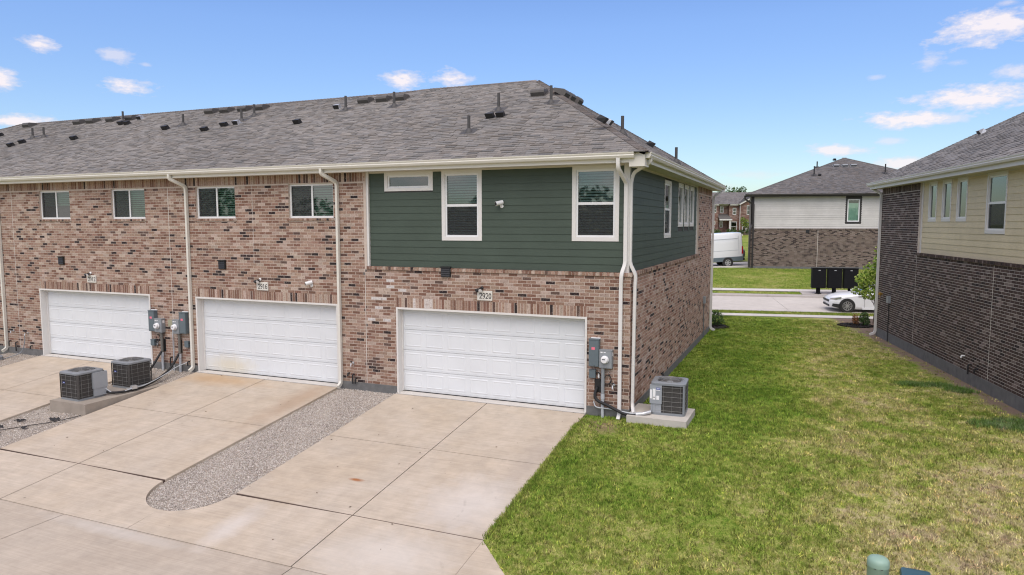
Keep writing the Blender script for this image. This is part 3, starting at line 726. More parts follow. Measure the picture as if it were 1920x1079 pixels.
def garage_door(parent, x0, x1, zt, label=None):
    """opening in the wall y=0 from x0 to x1, floor z=0"""
    j = 0.045; b = MB()
    yb = 0.27
    b.box(x0, x0 + j, -0.018, yb, 0, zt, 1); b.box(x1 - j, x1, -0.018, yb, 0, zt, 1); b.box(x0 + j, x1 - j, -0.016, yb, zt - j, zt, 1)
    b.box(x0 + j, x0 + j + 0.03, 0.175, yb - 0.02, 0.02, zt - j, 1); b.box(x1 - j - 0.03, x1 - j, 0.175, yb - 0.02, 0.02, zt - j, 1); b.box(x0 + j, x1 - j, 0.174, yb - 0.02, zt - j - 0.03, zt - j, 1)
    a, c = x0 + j + 0.006, x1 - j - 0.006; H = zt - j - 0.015; sh = (H - 0.02) / 4; y = 0.215
    b.box(a, c, y + 0.02, y + 0.05, 0.018, H, 2)
    for k in range(4):
        z0 = 0.02 + k * sh
        b.box(a, c, y, y + 0.045, z0 + 0.004, z0 + sh - 0.004, 0)
        for q in (0.03, 0.055): b.box(a, c, y - 0.0035, y, z0 + q - 0.008, z0 + q + 0.002, 0)
        b.box(a, c, y - 0.0035, y, z0 + sh - 0.042, z0 + sh - 0.032, 0)
    b.box(a, c, y + 0.003, y + 0.04, 0.0, 0.016, 2)
    door = b.build('garage_door', [M['door_white'], M['white_trim'], M['black']], parent)
    pw = (c - a) / 8; W, Hh = pw - 0.13, sh - 0.17
    p = MB(); L = []
    for (ins, d) in ((0, 0.0), (0.012, -0.0065), (0.024, -0.007), (0.042, -0.002), (0.052, -0.003)):
        L.append([p.pt((ins, d, ins)), p.pt((W - ins, d, ins)), p.pt((W - ins, d, Hh - ins)), p.pt((ins, d, Hh - ins))])
    for A, B in zip(L, L[1:]):
        for k in range(4): p.f.append([A[k], A[(k + 1) % 4], B[(k + 1) % 4], B[k]]); p.m.append(0); p.t.append((1, 1, 1))
    p.f.append(L[-1]); p.m.append(0); p.t.append((1, 1, 1))
    me = p.mesh('panel', M['door_white'])
    for k in range(4):
        for i in range(8):
            o = link('panel', me, door); o.location = (a + i * pw + 0.065, y - 0.0005, 0.02 + k * sh + 0.095)
    return door
# ------------------------------------------------------------------ ground, driveways, alley, street
def lawn_z(x, y):
    z = -0.055 + 0.115 * np.minimum(0, y + 0.45)
    t = x * RD.x + y * RD.y
    z = z - 0.06 * np.clip((t - 14.5) / 4.5, 0, 1)
    return z
def lz(x, y): return float(lawn_z(np.array(float(x)), np.array(float(y))))
def sheet(name, xs, ys, zf, mat, kind='structure', rot=None):
    X, Y = np.meshgrid(xs, ys, indexing='ij'); nx, ny = X.shape
    if rot is not None: WX = X * rot[0][0] + Y * rot[1][0]; WY = X * rot[0][1] + Y * rot[1][1]
    else: WX, WY = X, Y
    V = np.stack([WX, WY, zf(X, Y, WX, WY)], -1).reshape(-1, 3)
    i = np.arange(nx * ny).reshape(nx, ny)
    F = np.stack([i[:-1, :-1], i[1:, :-1], i[1:, 1:], i[:-1, 1:]], -1).reshape(-1, 4)
    return link(name, raw_mesh(name, V, F, mat), None, None, kind)
E1 = (RN.x, RN.y); E2 = (RD.x, RD.y)            # street frame: along the street, away from the camera
def st(e, t, z=0.0): return Vector((E1[0] * e + E2[0] * t, E1[1] * e + E2[1] * t, z))
SANG = math.atan2(RN.y, RN.x)

sheet('ground', np.linspace(-900, 900, 7), np.linspace(-900, 60, 5), lambda X, Y, a, b: np.full(X.shape, -1.4), M['far_lawn'])
lawn = sheet('lawn', np.concatenate([np.arange(-0.98, 14, 0.5), [40]]), np.concatenate([[-13], np.arange(-7.15, 0.01, 0.325)]), lambda X, Y, a, b: lawn_z(a, np.maximum(b, -7.15)), M['lawn'])
sheet('lawn', np.concatenate([np.arange(0.0, 30, 1.0), [60]]), np.concatenate([np.arange(0.3, 19.36, 0.6), [19.4]]) , lambda X, Y, a, b: lawn_z(a, b) , M['lawn'], rot=(E1, E2))
sheet('lawn', np.array([-0.4, 2, 5, 9, 14.0]), np.array([-0.02, 0.3, 1, 2.0, 3.2]), lambda X, Y, a, b: lawn_z(a, b) - 0.003, M['lawn'])
# verge, street, far verge and the slope up to the houses behind
sheet('verge', np.linspace(-60, 60, 13), np.array([20.25, 21.42]), lambda X, Y, a, b: np.full(X.shape, -0.10), M['far_lawn'], rot=(E1, E2))
def hillz(X, T, a, b):
    return np.interp(T, [28.9, 31.1, 34, 41.5, 56, 80, 112, 140, 900], [0.05, 0.17, 0.30, 0.80, 0.85, 1.3, 2.45, 2.6, 2.6])
sheet('far_lawn', np.linspace(-500, 500, 41), np.concatenate([[28.9, 30.0, 31.1], np.arange(32, 60, 2), np.arange(60, 150, 10), [400, 900]]), hillz, M['far_lawn'], rot=(E1, E2))

def slabs(name, e0, e1, t0, t1, z0, z1, step, thick, mat, gap=0.008, base=None):
    """street-frame strip cut into slabs across"""
    root = empty(name, st(0, 0), SANG, kind='structure')
    n = round((e1 - e0) / step)
    for k in range(n):
        a, b = e0 + k * step + gap / 2, e0 + (k + 1) * step - gap / 2
        mb = MB(); mb.prism([(t0, z0 - thick), (t1, z1 - thick), (t1, z1), (t0, z0)], 'x', a, b)
        mb.build('slab', mat, root)
    mb = MB(); mb.prism([(t0, z0 - thick - 0.05), (t1, z1 - thick - 0.05), (t1, z1 - 0.012), (t0, z0 - 0.012)], 'x', e0, e1); mb.build('joint_bed', M['joint_dark'], root)
    return root
slabs('sidewalk', -10, 20, 19.38, 20.25, -0.088, -0.088, 1.5, 0.12, M['walk'])
slabs('sidewalk', -20, 30, 29.98, 31.1, 0.155, 0.185, 1.5, 0.12, M['walk'])
def street_slabs():
    root = empty('street', st(0, 0), SANG, kind='structure')
    for k in range(-6, 8):
        a, b = 7.05 + k * 4.6, 7.05 + (k + 1) * 4.6
        for (t0, t1) in ((21.5, 24.87), (24.87, 28.25)):
            mb = MB(); zz = lambda t: -0.15 + (t - 21.5) * 0.1 / 6.75
            mb.prism([(t0 + .006, -0.4), (t1 - .006, -0.4), (t1 - .006, zz(t1)), (t0 + .006, zz(t0))], 'x', a + 0.008, b - 0.008)
            mb.build('slab', M['street'], root)
    mb = MB(); mb.prism([(21.5, -0.45), (28.25, -0.45), (28.25, -0.07), (21.5, -0.17)], 'x', 7.05 - 6 * 4.6, 7.05 + 8 * 4.6); mb.build('joint_bed', M['joint_dark'], root)
street_slabs()
for (t, face, z0, z1) in ((21.42, 1, -0.35, -0.075), (28.25, -1, -0.25, 0.065)):
    root = empty('kerb', st(0, 0), SANG, kind='structure')
    for k in range(-9, 10):
        mb = MB(); a = k * 3.07 + 0.7
        p = [(t - 0.06 * face, z0), (t + 0.12 * face * 1, z0), (t + 0.10 * face, z1 - 0.04), (t + 0.03 * face, z1), (t - 0.06 * face, z1)] if face > 0 else [(t - 0.02, z0), (t + 0.65, z0), (t + 0.65, z1), (t + 0.10, z1), (t + 0.03, z1 - 0.03)]
        mb.prism(p, 'x', a + 0.006, a + 3.07 - 0.006); mb.build('kerb_stone', M['kerb'], root)
# concrete standing for the letter boxes
mb = MB(); mb.prism([(28.9, -0.1), (29.95, -0.1), (29.95, 0.17), (28.9, 0.085)], 'x', 8.9, 14.0); o = mb.build('mailbox_footing', M['kerb']); o.rotation_euler = (0, 0, SANG); o['kind'] = 'structure'
# driveway of the house behind, sloping up to the right, under the van
DV = empty('rear_driveway', (-2.2, 44.0, 0.88), R(22.65), kind='structure')
for k in range(-4, 2):
    mb = MB(); a, b = k * 3 - 1.0, k * 3 + 2.0
    mb.prism([(a + .01, a * 0.03 - 0.3), (b - .01, b * 0.03 - 0.3), (b - .01, b * 0.03), (a + .01, a * 0.03)], 'y', -1.2, 4.5); mb.build('slab', M['walk'], DV)

# ---- driveways: tan slabs on a 1 in 9 slope, down to the alley
SL = 0.115; YB = -7.15
def arc(cx, cy, r, a0, a1, n=12): return [(cx + r * math.cos(R(a0 + (a1 - a0) * k / n)), cy + r * math.sin(R(a0 + (a1 - a0) * k / n))) for k in range(n + 1)]
def sloped_prism(mb, poly, thick=0.16, z0=0.0):
    A = [mb.pt((x, y, SL * y + z0 - thick)) for x, y in poly]; B = [mb.pt((x, y, SL * y + z0)) for x, y in poly]; n = len(poly); e = 0.006
    for k in range(n): mb.f.append([A[k], A[(k + 1) % n], B[(k + 1) % n], B[k]]); mb.m.append(0); mb.t.append((1, 1, 1))
    mb.f.append(B); mb.m.append(0); mb.t.append((1, 1, 1))
def driveway(x0, x1, left_r, right_r, flare):
    root = empty('driveway', (0, 0, 0), 0, kind='structure'); g = 0.011; xm = (x0 + x1) / 2 + 0.05
    ys = [-0.10, -2.83, -5.58]
    for a, b in zip(ys, ys[1:]):
        for (p, q) in ((x0, xm), (xm, x1)):
            mb = MB(); e0, e1 = (0 if p == x0 else g), (0 if q == x1 else g)
            sloped_prism(mb, [(p + e0, b + g), (q - e1, b + g), (q - e1, a - g), (p + e0, a - g)]); mb.build('slab', M['drive'], root)
    # apron slabs: round the rounded gravel ends, flaring out at the lawn
    top = ys[-1] - 0.012
    L = [(x0, top)] if not left_r else None
    pl = (arc(x0 - 0.895, -5.6, 0.895, -2, -90) if left_r else [(x0, top)])
    pr = (arc(x1 + 0.895, -5.6, 0.895, 182, 270) if right_r else [(x1, top)])
    lb = pl[-1][0] + (0.006 if left_r else 0); rb = pr[-1][0] - (0.006 if right_r else 0)
    mb = MB(); sloped_prism(mb, [(lb, YB + g)] + [(xm - g, YB + g), (xm - g, top)] + pl); mb.build('slab', M['drive'], root)
    if flare:
        mb = MB(); sloped_prism(mb, [(xm + g, YB + g), (x1 - 0.004, YB + g), (x1 - 0.004, top), (xm + g, top)]); mb.build('slab', M['drive'], root)
        mb = MB(); sloped_prism(mb, [(x1 + 0.006, YB + g), (x1 + 1.55, YB + g), (x1 + 0.75, -6.4), (x1 + 0.006, top - 0.02)], 0.16, 0.006); mb.build('slab', M['drive'], root)
    else:
        mb = MB(); sloped_prism(mb, [(xm + g, YB + g), (rb, YB + g)] + pr[::-1] + [(xm + g, top)]); mb.build('slab', M['drive'], root)
    mb = MB(); sloped_prism(mb, [(x0 + 0.02, -0.1), (x0 + 0.02, -5.4), (xm - 1.5, YB + 0.02), (xm + 1.5, YB + 0.02), (x1 - 0.02, -5.4), (x1 - 0.02, -0.1)][::-1], 0.2, -0.028); mb.build('joint_bed', M['joint_dark'], root)
    mb = MB(); sloped_prism(mb, [(x0 + 0.01, -5.589), (x1 - 0.01, -5.589), (x1 - 0.01, -5.571), (x0 + 0.01, -5.571)], 0.1, -0.004); mb.build('joint_filler', M['joint_brown'], root)
    mb = MB(); sloped_prism(mb, [(x0 + 0.01, -0.115), (x1 - 0.01, -0.115), (x1 - 0.01, -0.092), (x0 + 0.01, -0.092)], 0.1, -0.004); mb.build('joint_filler', M['joint_dark'], root)
    # the lip of the garage floor
    mb = MB(); mb.box(x0 + 0.002, x1 - 0.002, -0.092, 0.5, -0.3, -0.001); mb.build('threshold', M['walk'], root)
    return root
driveway(-6.0, -0.98, True, False, True)
driveway(-12.77, -7.79, True, True, False)
driveway(-19.58, -14.6, True, True, False)
# the alley
AL = empty('alley', (0, 0, 0), 0, kind='structure')
za = SL * YB - 0.004
xs_ = [-34, -29.4, -24.8, -20.2, -15.6, -8.45 - 2.9, -8.45, -3.4, 1.2, 5.8, 10.4, 15]
for a, b in zip(xs_, xs_[1:]):
    for (c, d) in ((YB - 3.2, YB), (YB - 6.4, YB - 3.2)):
        mb = MB(); mb.box(a + .009, b - .009, c + .006, d - .006, za - 0.2, za); mb.build('slab', M['alley'], AL)
mb = MB(); mb.box(-34, 15, YB - 6.4, YB, za - 0.25, za - 0.02); mb.build('joint_bed', M['joint_dark'], AL)

# ---- gravel strips
def strip_poly(x0, x1): return [(x0, 0.0)] + [(x0, -5.6)] + arc((x0 + x1) / 2, -5.6, (x1 - x0) / 2, 180, 360, 14)[1:-1] + [(x1, -5.6), (x1, 0.0)]
GV, GF, GT = [], [], []
OCT_V = np.array([(1, 0, 0), (-1, 0, 0), (0, 1, 0), (0, -1, 0), (0, 0, .75), (0, 0, -.75)], float); OCT_F = np.array([(0, 2, 4), (2, 1, 4), (1, 3, 4), (3, 0, 4), (2, 0, 5), (1, 2, 5), (3, 1, 5), (0, 3, 5)])
for (x0, x1, sink) in ((-7.79, -6.0, 0.055), (-14.6, -12.77, 0.055), (-21.4, -19.58, 0.055)):
    mb = MB(); poly = strip_poly(x0 - 0.02, x1 + 0.02)
    mb.face([(x, y, SL * y - sink - 0.006) for x, y in poly]); o = mb.build('gravel_bed', M['pad'], None, None, False, 'structure')
    n = 32000 if x0 > -8 else (17000 if x0 > -15 else 6000)
    k = 0
    px = rng.uniform(x0, x1, n * 2); py = rng.uniform(-6.55, 0, n * 2)
    r_ = (x1 - x0) / 2; xm = (x0 + x1) / 2
    ok = (py > -5.6) | ((px - xm) ** 2 + (py + 5.6) ** 2 < (r_ - 0.01) ** 2); px, py = px[ok][:n], py[ok][:n]; n = len(px)
    s = rng.uniform(0.007, 0.016, n); ang = rng.uniform(0, 6.28, n)
    st_ = rng.uniform(0.6, 1.3, (n, 3)); v = OCT_V[None] * s[:, None, None] * st_[:, None, :]
    v = v + rng.normal(0, 0.0015, v.shape)
    ca, sa = np.cos(ang)[:, None], np.sin(ang)[:, None]; vx = v[..., 0] * ca - v[..., 1] * sa; vy = v[..., 0] * sa + v[..., 1] * ca
    pz = SL * py - sink + rng.uniform(-0.006, 0.01, n) + 0.004 * np.sin(px * 5 + py * 2)
    P = np.stack([vx + px[:, None], vy + py[:, None], v[..., 2] + pz[:, None]], -1).reshape(-1, 3)
    F = (np.arange(n)[:, None, None] * 6 + OCT_F[None]).reshape(-1, 3)
    base = np.array([(0.50, 0.455, 0.405), (0.42, 0.375, 0.335), (0.58, 0.54, 0.49), (0.33, 0.285, 0.25), (0.47, 0.39, 0.32), (0.21, 0.185, 0.17)])
    T = base[rng.choice(6, n, p=[.34, .24, .17, .11, .09, .05])] * rng.uniform(0.85, 1.15, (n, 1))
    link('gravel', raw_mesh('gravel', P, F, M['gravel'], np.repeat(T, 8, 0)), None, None, 'stuff')
# ------------------------------------------------------------------ the row of townhouses
X, Y, Z = Vector((1, 0, 0)), Vector((0, 1, 0)), Vector((0, 0, 1))
TH = empty('townhouse_row', (0, 0, 0), 0, 'long brick townhouse row with green end unit and three white garages', 'house')
XE, LE = -34.0, 14.09
ZF, ZL, ZT, ZS = 0.156, 3.13, 2.193, 5.60          # foundation top, ledge underside, garage head, soffit
GAR = [(-6.0, -0.98), (-12.77, -7.79), (-19.58, -14.6)]
rear = frame((0, 0, 0), X, Z, -Y); side = frame((0, 0, 0), Y, Z, X)
WIN = [(-19.35, -17.91), (-16.06, -14.64), (-12.62, -11.17), (-9.31, -7.86)]
g_open = [(a, b, -0.5, ZT) for a, b in GAR]
w_open = [(a, b, 4.455, 5.35) for a, b in WIN]
rear_wall = wall_sheet('rear_wall', frame((0, 0.0025, 0), X, Z, -Y), XE, -6.85, -0.3, 5.7, g_open + w_open, M['mortar'], TH, 0, 0.12)
wall_sheet('rear_wall_lower', frame((0, 0.0025, 0), X, Z, -Y), -6.85, -0.0, -0.3, ZL, g_open, M['mortar'], rear_wall, 0, 0.30)
cuts = [(a - 0.0, b + 0.0, -1, 2.445) for a, b in GAR] + [(a, b, 4.364, 5.8) for a, b in WIN]
rects = running_bond(XE, -6.93, ZF + 0.005, 5.36, cuts)
lower = running_bond(-6.91, -0.001, ZF + 0.005, ZL, cuts)
allr = rects + lower; tints = [pick(PAL_PINK) for _ in allr]
for i, r in enumerate(allr):                        # lime bloom on some bricks by the right-hand door
    if -6.9 < r[0] < -4.6 and 1.6 < r[2] < 3.05 and random.random() < 0.13 * (1 if r[2] > 2.3 else 0.6): tints[i] = (0.52, 0.49, 0.47)
for a, b in GAR:
    s_ = soldier(a + 0.005, b - 0.005, ZT + 0.006, 2.437); allr += s_; tints += [(0.52, 0.47, 0.44) if -5.65 < q[0] < -5.0 and random.random() < 0.4 else pick(PAL_PINK) for q in s_]
s_ = soldier(XE, -6.86, 5.372, 5.62); allr += s_; tints += [pick(PAL_PINK) for _ in s_]
for a, b in WIN:                                     # brick sills
    s_ = soldier(a - 0.04, b + 0.04, 4.372, 4.44); allr += s_; tints += [pick(PAL_PINK) for _ in s_]
brick_wall(rear_wall, allr, PAL_PINK, rear, M['brick'], 0.0025, 300, CAM, tints)
mb = MB()
for a, b in WIN: mb.box(a - 0.05, b + 0.05, -0.028, 0.0, 4.38, 4.445)
mb.build('window_ledge', M['mortar'], rear_wall)
brick_batch('ledge_bricks', sum([soldier(a - 0.04, b + 0.04, 4.384, 4.442) for a, b in WIN], []), [pick(PAL_PINK) for a, b in WIN for _ in soldier(a - 0.04, b + 0.04, 0, 1)], frame((0, -0.036, 0), X, Z, -Y), 0.009, M['brick'], rear_wall)
# end wall
YS = 10.40
side_wall = wall_sheet('side_wall', frame((-0.0025, 0, 0), Y, Z, X), 0.0, LE, -0.4, ZL, [], M['mortar'], TH)
mb = MB(); mb.fr = frame((-0.0025, 0, 0), Y, Z, X); mb.face([(YS, ZL, 0), (LE, ZL, 0), (LE, 5.7, 0), (YS, 5.7, 0)]); mb.face([(YS, ZL, 0), (YS, 5.7, 0), (YS, 5.7, -0.12), (YS, ZL, -0.12)]); mb.build('upper_wall', M['mortar'], side_wall)
sr = running_bond(0.001, LE, ZF + 0.005, ZL, []) + running_bond(YS, LE, ZF + 0.005 + BP * 38, 5.36, []) + soldier(YS, LE, 5.372, 5.62)
brick_wall(side_wall, sr, PAL_SIDE_LIT, side, M['brick'], 0.0025)
mb = MB(); mb.box(XE, -0.2, LE - 0.1, LE, -0.4, 5.7); mb.box(XE, XE + 0.1, 0.1, LE - 0.1, -0.4, 5.7); mb.build('hidden_wall', M['mortar'], TH)
# brick ledges (rowlock) under the boards
def ledge(name, fr, u0, u1, part):
    mb = MB(); mb.fr = fr; mb.box(u0, u1, ZL + 0.004, ZL + 0.075, -0.10, 0.022); mb.build(name, M['mortar'], part)
    rr = soldier(u0, u1, ZL + 0.006, ZL + 0.077); tt = [pick(PAL_PINK) for _ in rr]
    O, U, V, N = fr
    brick_batch('ledge_bricks', rr, tt, frame(O + N * 0.030, U, V, N), 0.009, M['brick'], part)
    rr = [(a, b, -0.095, 0.030) for (a, b, c, d) in rr]
    brick_batch('ledge_bricks', rr, tt, frame(O + V * (ZL + 0.084), U, N, V), 0.009, M['brick'], part)
ledge('ledge', rear, -6.85, 0.03, rear_wall)
ledge('ledge', side, -0.012, YS, side_wall)
# foundation
z0 = -0.9
edges = [XE] + [q for ab in sorted(GAR) for q in ab] + [-0.012]
for a, b in zip(edges[0::2], edges[1::2]): mb = MB(); mb.box(a, b, -0.012, 0.3, z0, ZF); mb.build('foundation', M['foundation'], TH)
mb = MB(); mb.box(-0.3, 0.012, -0.0125, LE + 0.01, z0, ZF - 0.001); mb.build('foundation', M['foundation'], TH)
# joints sealed with pale caulk
for x in (-6.92, -13.70, -20.72): mb = MB(); mb.box(x - 0.007, x + 0.007, -0.0035, 0.01, ZF, 5.36 if x < -7 else ZL); mb.build('control_joint', M['caulk'], TH)
mb = MB(); mb.box(-10.558, -10.55, -0.0030, 0.01, 3.2, 5.36); mb.build('control_joint', M['caulk'], TH)
# ---- green lap siding, rear and end
SB = 0.085
srear = frame((0, SB, 0), X, Z, -Y); sside = frame((-SB, 0, 0), Y, Z, X)
TALL = [(-4.62, -3.72, 3.98, 5.50), (-1.29, -0.385, 3.995, 5.50)]
SM = (-6.25, -5.04, 5.185, 5.50)
o_rear = [(a - 0.09, b + 0.09, c - 0.09, d + 0.2) for a, b, c, d in TALL] + [(SM[0] - 0.09, SM[1] + 0.09, SM[2] - 0.08, 5.8)]
ZB = ZL + 0.088
sw1 = wall_sheet('siding_wall', frame((0, SB + 0.003, 0), X, Z, -Y), -6.85, -SB, ZL, 5.7, TALL + [SM], M['underlay'], TH)
siding(sw1, srear, -6.79, -0.18, ZB, ZS - 0.02, o_rear, M['green_siding'], joints=False)
SIDEW = [(4.28, 5.18, 3.99, 5.40)]; TRIO = [(6.52, 7.30), (7.66, 8.44), (8.80, 9.58)]
so = SIDEW + [(a, b, 4.29, 5.44) for a, b in TRIO]
sw2 = wall_sheet('siding_wall', frame((-SB - 0.003, 0, 0), Y, Z, X), SB, YS, ZL, 5.7, so, M['underlay'], TH)
siding(sw2, sside, 0.0 + SB + 0.02, YS - 0.14, ZB, ZS - 0.02, [(a - 0.06, b + 0.06, c - 0.09, d + 0.3) for a, b, c, d in so], M['green_siding'])
mb = MB(); mb.box(-6.858, -6.795, SB - 0.07, SB, ZB - 0.005, ZS, 0); mb.build('corner_board', M['white_trim'], TH)   # trim where brick meets boards
mb = MB()
mb.box(-0.19, -SB + 0.022, SB - 0.022, SB, ZB - 0.005, ZS, 0); mb.box(-SB, -SB + 0.0225, SB, SB + 0.09, ZB - 0.005, ZS, 0)
mb.build('corner_board', M['white_trim'], TH)
mb = MB(); mb.box(-SB, -SB + 0.025, YS - 0.13, YS - 0.002, ZB - 0.005, ZS, 0)
mb.build('corner_board', M['white_trim'], TH)
mb = MB(); mb.box(-6.79, -0.2, SB - 0.018, SB, ZS - 0.035, ZS, 0); mb.build('frieze_board', M['soffit'], TH)
mb = MB(); mb.box(-SB, -SB + 0.018, SB + 0.1, YS - 0.14, ZS - 0.05, ZS); mb.build('frieze_board', M['soffit'], TH)
# windows
for i, (a, b) in enumerate(WIN):
    window(TH, rear, a, b, 4.455, 5.35, 'slider', blind='blind', setback=0.06, fw=0.05, cover=0.5 if i == 0 else 1.0)
CM = M['white_trim']
for (a, b, c, d) in TALL: window(TH, srear, a, b, c, d, 'hung', casing=(0.09, 0.09, 0.09, 0.09), blind='dim_blind', setback=0.0)
window(TH, srear, SM[0], SM[1], SM[2], SM[3], 'fixed', casing=(0.09, 0.09, 0.075, 0.09), setback=0.0)
for (a, b, c, d) in SIDEW: window(TH, sside, a, b, c, d, 'hung', casing=(0.06, 0.06, 0.09, 0.09), setback=0.0)
for (a, b) in TRIO: window(TH, sside, a, b, 4.29, 5.44, 'fixed', casing=(0.06, 0.06, 0.09, 0.09), setback=0.0)
for a, b in GAR: garage_door(TH, a, b, ZT)
# ---- roof
S1 = 0.45; ZE = 5.80; YEV, XEV = -0.46, 0.42
PK = Vector((-4.42, 6.17, ZE + S1 * (6.17 - YEV))); PKL = Vector((XE - 0.42 + 4.84, 6.17, PK.z))
A0 = Vector((XEV, YEV, ZE)); A1 = Vector((XEV, LE + 0.45, ZE)); B0 = Vector((XE - 0.42, YEV, ZE)); B1 = Vector((XE - 0.42, LE + 0.45, ZE))
mb = MB()
kx = [(-4.42, 0.0), (-4.75, 0.05), (-8.4, 0.10), (-8.9, 0.06), (-10.2, 0.0)]     # the ridge sits a touch higher over the end unit
ridge = [Vector((x, 6.17 + h / S1 * 0.9, PK.z + h * 0.9)) for x, h in kx]
dn = Vector((0, 0, -0.02))
mb.face([A0 + dn, *[q + dn for q in ridge], PKL + dn, B0 + dn]); mb.face([A1 + dn, A0 + dn, PK + dn]); mb.face([B1 + dn, A1 + dn, PK + dn, PKL + dn]); mb.face([B0 + dn, B1 + dn, PKL + dn])
roof = mb.build('roof', M['underlay'], TH)
v1 = Vector((0, 1, S1)).normalized(); n1 = Vector((0, -S1, 1)).normalized()
rf = (Vector((0, YEV - 0.03, ZE - 0.03 * S1)), X, v1, n1); cz = v1.y
vm = (6.17 - YEV + 0.03) / cz
def u_hi(v): return XEV - (v * cz) * (XEV - PK.x) / (6.17 - YEV)
def u_lo(v): return B0.x + (v * cz) * (PKL.x - B0.x) / (6.17 - YEV)
rows = shingle_rows(vm, u_lo, u_hi) 
extra = [r for r in shingle_rows(0.30, lambda v: -9.1 + v, lambda v: -4.45 - v * 0.7)]
rows += [(a, b, v + vm - 0.04, h) for a, b, v, h in extra if v < 0.16]
shingle_roof(roof, rf, rows, M['shingle'], singles=300, eye=CAM)
nS = (A1 - A0).cross(PK - A0).normalized()
nS = -nS if nS.z < 0 else nS
vS = nS.cross(Y).normalized(); vS = -vS if vS.z < 0 else vS
sf = (Vector((XEV + 0.03, 0, ZE - 0.02)), Y, vS, nS); hS = (PK - A0).dot(vS)
def s_lo(v): return A0.y + (PK.y - A0.y) * min(1, v / hS)
def s_hi(v): return A1.y + (PK.y - A1.y) * min(1, v / hS)
shingle_roof(roof, sf, shingle_rows(hS, s_lo, s_hi), M['shingle'], hk=0.3)
hip_caps(roof, A0 + Vector((0.0, 0.0, 0.0)), PK, Vector((-1, 0, 0)), Vector((0, 1, 0)), M['shingle'], 0.17)
hip_caps(roof, B0, PKL, Vector((1, 0, 0)), Vector((0, 1, 0)), M['shingle'], 0.17)
hip_caps(roof, PKL, ridge[-1], -v1, v1 * 1.0 - Z * 2 * v1.z, M['shingle'], 0.15)
for a, b in zip(ridge[::-1], ridge[::-1][1:]): hip_caps(roof, a, b, -v1, v1 - Z * 2 * v1.z, M['shingle'], 0.15)
hip_caps(roof, A1, PK, Vector((-1, 0, 0)), Vector((0, -1, 0)), M['shingle'], 0.17)
def rv(y): return (y - YEV + 0.03) / cz
for (x, y) in [(-10.38, 5.31), (-9.66, 5.32), (-9.0, 5.32), (-3.85, 4.59), (-28.23, 5.72), (-24.72, 5.53), (-23.95, 5.54), (-22.79, 5.54), (-21.69, 5.54), (-17.46, 5.54), (-16.69, 5.52), (-15.82, 5.51), (-15.04, 5.51)]:
    roof_item('box_vent', roof, rf, 'bv', mk_box_vent, x, rv(y), [M['vent_brown'], M['pipe_grey']])
for (x, y) in [(-11.62, 3.31), (-4.53, 2.6), (-4.23, 2.63), (-28.22, 4.46), (-25.03, 2.86), (-24.86, 3.19), (-21.95, 3.22), (-21.45, 4.85), (-21.04, 4.78), (-17.82, 3.71), (-15.42, 3.18), (-14.95, 3.59)]:
    roof_item('hood_vent', roof, rf, 'hv', mk_hood, x, rv(y), [M['black'], M['black']])
for (x, y) in [(-11.13, 4.76), (-21.11, 5.44), (-14.52, 3.72)]:
    roof_item('hood_vent', roof, rf, 'wv', mk_hood, x, rv(y), [M['galv'], M['black']], 'galvanised hood vent')
for (x, y, h) in [(-10.63, 4.49, .46), (-8.77, 4.49, .46), (-4.64, 1.46, .42), (-4.59, 3.27, .48), (-3.15, 3.62, .48), (-21.84, 5.21, .42), (-25.23, 3.82, .40), (-24.58, 3.83, .39), (-17.41, 4.09, .40), (-14.67, 4.07, .41), (-14.62, 4.64, .40)]:
    vent_pipe(roof, rf, x, rv(y), h)
def sv(x): return (XEV - x) / max(1e-6, -vS.x)
for (x, y) in [(-3.23, 4.55), (-3.30, 5.35), (-3.30, 6.1)]: roof_item('box_vent', roof, sf, 'bv', mk_box_vent, y, sv(x), [M['vent_brown'], M['black']])
for (x, y) in [(-1.03, 1.0), (-0.94, 6.1)]: roof_item('hood_vent', roof, sf, 'hv', mk_hood, y, sv(x), [M['black'], M['black']])
roof_item('hood_vent', roof, sf, 'wv', mk_hood, 1.9, sv(-1.14), [M['galv'], M['black']], 'galvanised hood vent')
for (x, y, h) in [(-0.69, 1.75, .42), (0.02, 5.2, .42)]: vent_pipe(roof, sf, y, sv(x), h)
# ---- eaves
mb = MB()
mb.box(XE - 0.35, 0.33, -0.36, 0.10, ZS, ZS + 0.012, 0); mb.box(-0.12, 0.33, 0.10, LE + 0.35, ZS, ZS + 0.0115, 0); mb.build('soffit', M['soffit'], TH)
mb = MB(); mb.box(XE - 0.36, 0.20, -0.385, -0.36, ZS - 0.012, ZE - 0.03); mb.box(0.33, 0.355, 0.0, LE + 0.36, ZS - 0.012, ZE - 0.03)
mb.prism([(0.02, ZS - 0.10), (0.353, ZS - 0.10), (0.353, ZE - 0.07), (0.20, ZE - 0.005), (0.02, ZE - 0.005)], 'y', -0.392, -0.36); mb.prism([(-0.36, ZS - 0.10), (0.0, ZS - 0.10), (0.0, ZE - 0.05), (-0.36, ZE - 0.05)], 'x', 0.329, 0.3555)
mb.box(0.02, 0.33, -0.36, -0.0, ZS - 0.10, ZS - 0.09)
mb.build('fascia', M['cream_trim'], TH)
GU = [gutter(TH, (XE - 0.36, -0.385, ZE - 0.128), X, -Y, 34.5, M['cream_trim']), gutter(TH, (0.355, -0.34, ZE - 0.128), Y, X, LE + 0.75, M['cream_trim'])]
